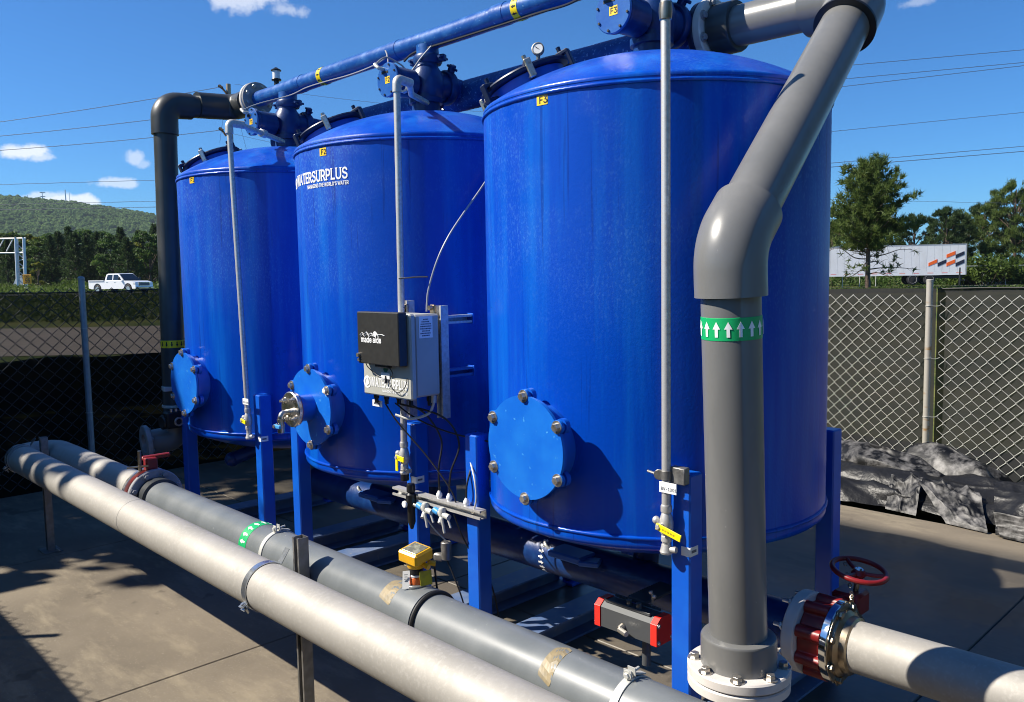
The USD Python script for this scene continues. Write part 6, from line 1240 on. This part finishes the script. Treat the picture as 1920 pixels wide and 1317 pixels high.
for px, y0, w, lb in ((51, 366, 0.6, 'thin mast leftmost on the hilltop'), (79, 361, 0.8, 'mast with crossbars on the hilltop'), (122, 356, 1.0, 'tallest thick mast on the hilltop'), (130, 361, 0.5, 'thin mast right of the tallest mast on the hilltop')):
    dep = 1500; top = ray_at(px, y0, dep); zb = float(terrain(top[0], top[1]))
    t = thing('radio_mast', lb, 'mast', (top[0], top[1], zb)); t.part('mast', tube(np.array([(top[0], top[1], zb - 2), tuple(top)]), [w * 1.2, w * 0.8], 6), M['far_steel'])
    if px == 79:
        for dz in (0, 7, 12): t.part('crossbar', box((top[0] - 4, top[1] - 4, top[2] - dz - 0.9), (top[0] + 4, top[1] + 4, top[2] - dz)), M['far_steel'])

# ------------------------------------------------------------------ vehicles
def local(o, f, l):     # returns a function mapping (forward, left, up) to the world
    f, l = unit(V(*f, 0)), unit(V(*l, 0)); o = V(*o)
    return lambda v: o + np.asarray(v)[:, 0:1] * f + np.asarray(v)[:, 1:2] * l + np.asarray(v)[:, 2:3] * V(0, 0, 1)
def side_extrude(poly, half, inset=0.0):
    """profile in (forward, up) extruded across the width; the top can lean in"""
    m = trimesh.creation.extrude_polygon(poly, 2 * half, engine='earcut'); v = np.array(m.vertices); return np.stack([v[:, 0], v[:, 2] - half, v[:, 1]], 1), np.array(m.faces)[:, ::-1]
def pickup():
    dep = 76; o = at(dep, latpx(232, dep)); th = math.radians(24); f = R2 * math.cos(th) - F2 * math.sin(th); l = V(-f[1], f[0])[:2]
    W = local((o[0], o[1], o[2] + 0.04), f, l); tr = lambda m: (W(m[0]), m[1])
    t = thing('pickup_truck', 'white crew cab pickup truck driving on the road behind the left fence', 'pickup truck', (o[0], o[1], o[2]))
    bodyp = Polygon([(-2.95, 0.50), (-2.95, 1.12), (-0.95, 1.14), (1.25, 1.14), (2.2, 1.12), (2.72, 1.02), (2.86, 0.75), (2.86, 0.42), (-2.6, 0.42)])
    for wx in (-1.85, 1.95): bodyp = bodyp.difference(Point(wx, 0.42).buffer(0.50, 16))
    t.part('body', tr(side_extrude(bodyp, 0.98)), M['truck_white'], 30)
    cabp = Polygon([(-0.95, 1.13), (-0.82, 1.70), (-0.62, 1.79), (0.55, 1.80), (0.72, 1.76), (1.42, 1.15)])
    v, fcs = side_extrude(cabp, 0.93); k = np.clip((v[:, 2] - 1.13) / 0.8, 0, 1); v[:, 1] *= 1 - 0.17 * k; t.part('cab', tr((v, fcs)), M['truck_white'], 30)
    def glass(poly, nm):
        v, fcs = side_extrude(poly, 0.94); k = np.clip((v[:, 2] - 1.13) / 0.8, 0, 1); v[:, 1] *= 1 - 0.17 * k; t.part(nm, tr((v, fcs)), M['car_glass'], 20)
    glass(Polygon([(-0.74, 1.22), (-0.65, 1.67), (-0.02, 1.69), (-0.02, 1.22)]), 'rear_window'); glass(Polygon([(0.10, 1.22), (0.10, 1.69), (0.60, 1.68), (1.12, 1.22)]), 'front_window')
    ws = np.array([(0.76, -0.74, 1.73), (0.76, 0.74, 1.73), (1.42, 0.86, 1.20), (1.42, -0.86, 1.20)]) + V(0.02, 0, 0.01); t.part('windscreen', tr((np.vstack([ws, ws - V(0.02, 0, 0.02)]), np.array([(0, 2, 1), (0, 3, 2), (4, 5, 6), (4, 6, 7)]))), M['car_glass'], False)
    t.part('bed', tr(box((-2.86, -0.86, 0.75), (-1.02, 0.86, 1.125))), M['strut_steel']); 
    for s in (-1, 1): t.part('bed_rail', tr(box((-2.95, s * 0.98 - 0.06, 1.12), (-0.98, s * 0.98 + 0.02, 1.20), 0.02)), M['truck_white'])
    t.part('tailgate', tr(box((-2.99, -0.9, 0.62), (-2.93, 0.9, 1.18), 0.02)), M['truck_white'])
    t.part('grille', tr(box((2.84, -0.62, 0.66), (2.89, 0.62, 1.00), 0.02)), M['chrome']); t.part('grille_insert', tr(box((2.86, -0.55, 0.71), (2.905, 0.55, 0.95))), M['actuator_grey'])
    t.part('bumper', tr(box((2.80, -0.98, 0.38), (2.98, 0.98, 0.60), 0.05)), M['chrome'])
    for s in (-1, 1):
        t.part('headlight', tr(box((2.62, s * 0.82 - 0.16, 0.74), (2.875, s * 0.82 + 0.155, 0.98), 0.03)), M['clear_cap']); t.part('mirror', tr(box((1.05, s * 1.12 - 0.10, 1.20), (1.16, s * 1.12 + 0.10, 1.46), 0.03)), M['black_plastic'])
        for dx in (0.36, -0.62): t.part('door_handle', tr(box((dx - 0.08, s * 0.99 - 0.015, 1.02), (dx + 0.08, s * 0.99 + 0.015, 1.06))), M['chrome'])
        for wx in (-1.85, 1.95):
            c = W(np.array([(wx, s * 0.86, 0.40)]))[0]; ax = V(l[0], l[1], 0)
            w = t.part('wheel', lathe([(0, -0.13), (0.34, -0.13), (0.40, -0.09), (0.40, 0.09), (0.34, 0.13), (0, 0.13)], c, ax, 28), M['tyre'], 40); w.part('rim', disc(c + ax * s * 0.125, ax, 0.24, 0.03, 24), M['stainless'])
pickup()
def trailer():
    dep = 76.0; ta = math.radians(14); f3 = V(*(R2 * math.cos(ta) - F2 * math.sin(ta)), 0); z0 = 0.30
    nrm = V(*(-F2 * math.cos(ta) - R2 * math.sin(ta)), 0)
    o = ray_at(1812, 500, dep); o[2] = 0
    def side(px, py, out=0.0):                               # point of the near side wall seen at a pixel
        d_ = FWD + RIGHT * (px - 960) / FPX - UPV * (py - 658.5) / FPX; c0 = V(0, 0, CAM_H); q = o + nrm * out
        return c0 + d_ * (((q - c0) @ nrm) / (d_ @ nrm))
    zt, zb = 3.98, 1.18; Wd = 2.55; L = 15.6
    t = thing('semi_trailer', 'long white box trailer with orange and black slanted marks parked behind the right fence', 'trailer', (o[0], o[1], z0))
    B_ = lambda a0, a1, d0, d1, za, zb_: obox(o - f3 * (a0 + a1) / 2 - nrm * (d0 + d1) / 2 + V(0, 0, (za + zb_) / 2), f3, -nrm, (0, 0, 1), (abs(a1 - a0), abs(d1 - d0), abs(zb_ - za)), 0.0)
    t.part('box', B_(0.02, L, 0.02, Wd, zb, zt - 0.01), M['trailer_white'])
    n = 24; w = (L - 0.12) / n
    for k in range(n): t.part('side_panel', B_(0.09 + k * w + 0.012, 0.09 + (k + 1) * w - 0.012, 0.0, 0.03, zb + 0.28, zt - 0.10), M['trailer_white'])
    t.part('top_rail', B_(0, L, -0.012, 0.04, zt - 0.09, zt), M['far_steel']); t.part('bottom_rail', B_(0, L, -0.012, 0.04, zb - 0.02, zb + 0.27), M['trailer_white'])
    t.part('corner_post', B_(-0.01, 0.08, -0.016, 0.06, zb - 0.02, zt), M['far_steel'])
    for k in range(12): t.part('reflector', B_(0.35 + k * 1.2, 0.85 + k * 1.2, -0.016, -0.010, zb + 0.16, zb + 0.20), M['red_plastic'] if k % 2 else M['trailer_orange'])
    def mark(pts, m):
        P = [side(1540 + a / 5.045, 290 + b / 5.045, 0.02) for a, b in pts]; n0 = len(P)
        P = np.array(P); Q = P - nrm * 0.03; fs = [(0, 1, 2), (0, 2, 3), (4, 6, 5), (4, 7, 6)] + [q for i_ in range(4) for q in ((i_, i_ + 4, (i_ + 1) % 4 + 4), (i_, (i_ + 1) % 4 + 4, (i_ + 1) % 4))]
        t.part('slanted_mark', (np.vstack([P, Q]), np.array(fs)), m, False)
    OR, NV = M['trailer_orange'], M['trailer_navy']
    for xa, xb, a, b, c, d, m in ((1013, 1097, 1058, 1022, 989, 1027, OR), (1100, 1181, 1060, 1024, 992, 1027, NV), (1183, 1266, 1060, 1024, 990, 1026, OR), (1270, 1352, 1060, 1024, 990, 1027, NV), (1184, 1269, 980, 945, 912, 947, OR), (1271, 1353, 983, 946, 914, 949, NV)):
        mark([(xa, a), (xb, b), (xb, c), (xa, d)], m)
    t.part('underframe', B_(0.2, 3.4, 0.5, Wd - 0.5, 0.85, zb - 0.02), M['black_plastic']); t.part('rear_guard', B_(0.0, 0.09, 0.3, Wd - 0.3, 0.62, 0.74), M['strut_steel'])
    for px in (1712, 1743):
        a = (o - side(px, 500)) @ f3
        for d_ in (0.16, Wd - 0.16):
            c = o - f3 * a - nrm * d_; c[2] = 0.80
            w_ = t.part('wheel', lathe([(0, -0.14), (0.44, -0.14), (0.51, -0.09), (0.51, 0.09), (0.44, 0.14), (0, 0.14)], c, nrm, 28), M['tyre'], 40)
            w_.part('rim', lathe([(0.36, 0.02), (0.36, 0.0), (0.20, -0.07), (0.0, -0.07)], c + nrm * 0.142, nrm, 24), M['trailer_white'], 40); w_.part('hub', cyl(c + nrm * 0.09, c + nrm * 0.18, 0.14, 14), M['tyre'])
    for a in (12.6,): t.part('landing_leg', B_(a, a + 0.15, 0.4, 0.55, 0.2, zb), M['strut_steel'])
trailer()

# ------------------------------------------------------------------ signs, poles and power lines
def wire(pa, pb, dep, label, r=0.016, sag=0.25):
    a, b = ray_at(*pa, dep), ray_at(*pb, dep); s = np.linspace(0, 1, 24); P = a + (b - a) * s[:, None]; P[:, 2] -= sag * 4 * s * (1 - s)
    single('power_line', tube(P, r, 5), M['print_dark_grey'], label, 'power line', True)
wire((-200, 254), (416, 163), 47.5, 'topmost power line on the left, running to the top of the wooden pole', 0.017, 0.15)
wire((-200, 272), (420, 207), 47.5, 'second power line from the top on the left', 0.017, 0.15)
wire((-200, 294), (418, 244), 47.5, 'third power line on the left, running to the lower pole arm', 0.017, 0.15)
wire((-200, 352), (470, 333), 60, 'power line crossing the sky just above the small left clouds', 0.017, 0.0)
wire((-200, 388), (470, 374), 60, 'upper of two power lines crossing in front of the hilltop', 0.016, 0.0)
wire((-200, 398), (470, 385), 60, 'lower of two power lines crossing in front of the hilltop', 0.019, 0.0)
wire((440, 158), (1000, 215), 60, 'faint power line right of the wooden pole', 0.012, 0.3)
wire((432, 250), (900, 330), 60, 'faint lower power line right of the wooden pole', 0.012, 0.3)
for pa, pb, lb, r in (((1500, 131), (2000, 86.5), 'topmost power line at the right of the picture', 0.024), ((1500, 156), (2000, 110), 'second power line from the top at the right', 0.024), ((1500, 172), (2000, 114), 'third power line from the top at the right', 0.024), ((1480, 255), (2000, 203), 'lone power line halfway down the right sky', 0.020), ((1480, 313), (2000, 267.5), 'upper of the two lowest power lines above the pine', 0.024), ((1480, 320), (2000, 277.5), 'lower of the two lowest power lines above the pine', 0.028), ((1480, 372), (2000, 384), 'faint power line low behind the pine top', 0.014)):
    wire(pa, pb, 70, lb, r, 0.0)
pt, pl_ = ray_at(428, 158, 47), ray_at(429, 260, 47)
up_ = thing('utility_pole', 'weathered wooden utility pole seen behind the dark riser', 'pole', (pt[0], pt[1], float(terrain(pt[0], pt[1]))))
up_.part('pole', tube(np.array([(pt[0], pt[1], -0.5), tuple(pt)]), [0.17, 0.13], 12), M['wood_pole'])
for (ax_, ay_, bx_, by_) in ((412, 160, 425, 176), (413, 240, 424, 255)):
    up_.part('arm', tube(np.array([ray_at(ax_, ay_, 46.9), ray_at(bx_, by_, 46.9)]), 0.06, 6), M['bark'])
    up_.part('insulator', tube(np.array([ray_at(ax_ - 2, ay_ + 1, 46.9), ray_at(ax_ + 5, ay_ + 5, 46.9)]), 0.085, 8), M['bark'])
up_.part('guy_wire', tube(np.array([ray_at(424, 178, 46.9), ray_at(412, 268, 46.9)]), 0.008, 4), M['wire_dark']); up_.part('guy_wire', tube(np.array([ray_at(445, 215, 46.9), ray_at(462, 280, 46.9)]), 0.008, 4), M['wire_dark'])
# overhead road sign truss at far left
gt = thing('sign_gantry', 'grey lattice tower and arm of an overhead road sign at the far left', 'gantry', at(100, latpx(38, 100)))
dep = 100; ll = lambda px, py, d=dep: ray_at(px, py, d)
for px, d in ((31, 100), (46, 100), (34, 101.2), (47.5, 101.2)): gt.part('leg', tube(np.array([ll(px - 2, 446, d), ll(px + 2, 540, d)]), 0.16 if d == 100 else 0.12, 8), M['galvanized'])
for y in range(458, 535, 16):
    gt.part('brace', tube(np.array([ll(31, y), ll(46, y + 12)]), 0.06, 6), M['galvanized']); gt.part('brace', tube(np.array([ll(46, y + 12), ll(32, y + 16)]), 0.05, 6), M['galvanized'])
for y in (447, 474): gt.part('chord', tube(np.array([ll(48, y), ll(-120, y + 3)]), 0.10, 6), M['galvanized'])
for k in range(9): gt.part('brace', tube(np.array([ll(24 - k * 17, 449), ll(12 - k * 17, 472)]), 0.07, 6), M['galvanized'])
ys_ = thing('speed_sign', 'small orange advisory speed sign beside the gantry tower', 'sign', ll(51, 535, 96))
c = ll(51, 524, 96); ys_.part('plate', obox(c, V(*R2, 0), V(*F2, 0), (0, 0, 1), (0.98, 0.05, 1.15), 0.02), M['sign_orange'])
ys_.part('lettering', text('55', 0.46, c - V(*F2, 0) * 0.035 - V(*R2, 0) * 0.30 - V(0, 0, 0.38), V(*R2, 0), (0, 0, 1), 0.012, True, width=0.58), M['print_black'], False)
ys_.part('lettering', text('EXIT', 0.22, c - V(*F2, 0) * 0.035 - V(*R2, 0) * 0.28 + V(0, 0, 0.22), V(*R2, 0), (0, 0, 1), 0.012, True, width=0.54), M['print_black'], False)
ys_.part('post', tube(np.array([c - V(0, 0, 0.5), c - V(0, 0, 1.6)]), 0.05, 6), M['galvanized'])
wsn = thing('white_sign', 'white angled sign back behind the gantry tower', 'sign', ll(35, 533, 98)); cw = ll(35.5, 525, 102)
wsn.part('plate', extrude(Polygon([(-0.7, -0.55), (0.6, -0.55), (0.35, 0.6), (-0.35, 0.2)]), cw, V(*R2, 0), (0, 0, 1), 0.05), M['white_paint'])
wsn.part('post', tube(np.array([cw + V(0, 0, -0.3), cw - V(0, 0, 1.6)]), 0.06, 6), M['galvanized'])
ds = ray_at(1800, 502, 60); single('marker_post', tube(np.array([(ds[0], ds[1], 0.0), tuple(ds)]), 0.055, 8), M['print_black'], 'thin dark post standing in front of the trailer end', 'post')
# far chain link fence on the right
ffn = thing('far_fence', 'distant chain link fence among the brush behind the trailer', 'fence', at(82, latpx(1800, 82)))
for px in (1580, 1612, 1642, 1885, 1925): 
    p = at(82, latpx(px, 82)); ffn.part('post', tube(np.array([tuple(p), tuple(p + V(0, 0, 1.9))]), 0.05, 6), M['wire_steel'])
pa, pb = at(82, latpx(1500, 82)), at(82, latpx(1990, 82)); ffn.part('top_rail', tube(np.array([tuple(V(pa[0], pa[1], pa[2] + 1.9)), tuple(V(pb[0], pb[1], pb[2] + 1.9))]), 0.035, 6), M['wire_steel'])
pa = at(82, latpx(1840, 82)); ffn.part('mesh', chainlink(pa[:2], pb[:2], float(pa[2]), float(pa[2]) + 1.85, 0.42, 0.011, 3), M['wire_steel'], True, kind='stuff')

# ------------------------------------------------------------------ thin air between here and the hill
usdkit.material(stage, '/World/Looks/haze_air', {'v': ('principled_volume', {'color': (0.80, 0.88, 1.0), 'density': 0.00006, 'anisotropy': 0.2})}, [], volume='v.volume')
hz = single('haze', box((-2700, -2700, -1.6), (2700, 2700, 190)), stage.GetPrimAtPath('/World/Looks/haze_air') and UsdShade.Material.Get(stage, '/World/Looks/haze_air'), 'thin haze between the site and the hill', 'haze', False, kind='stuff')
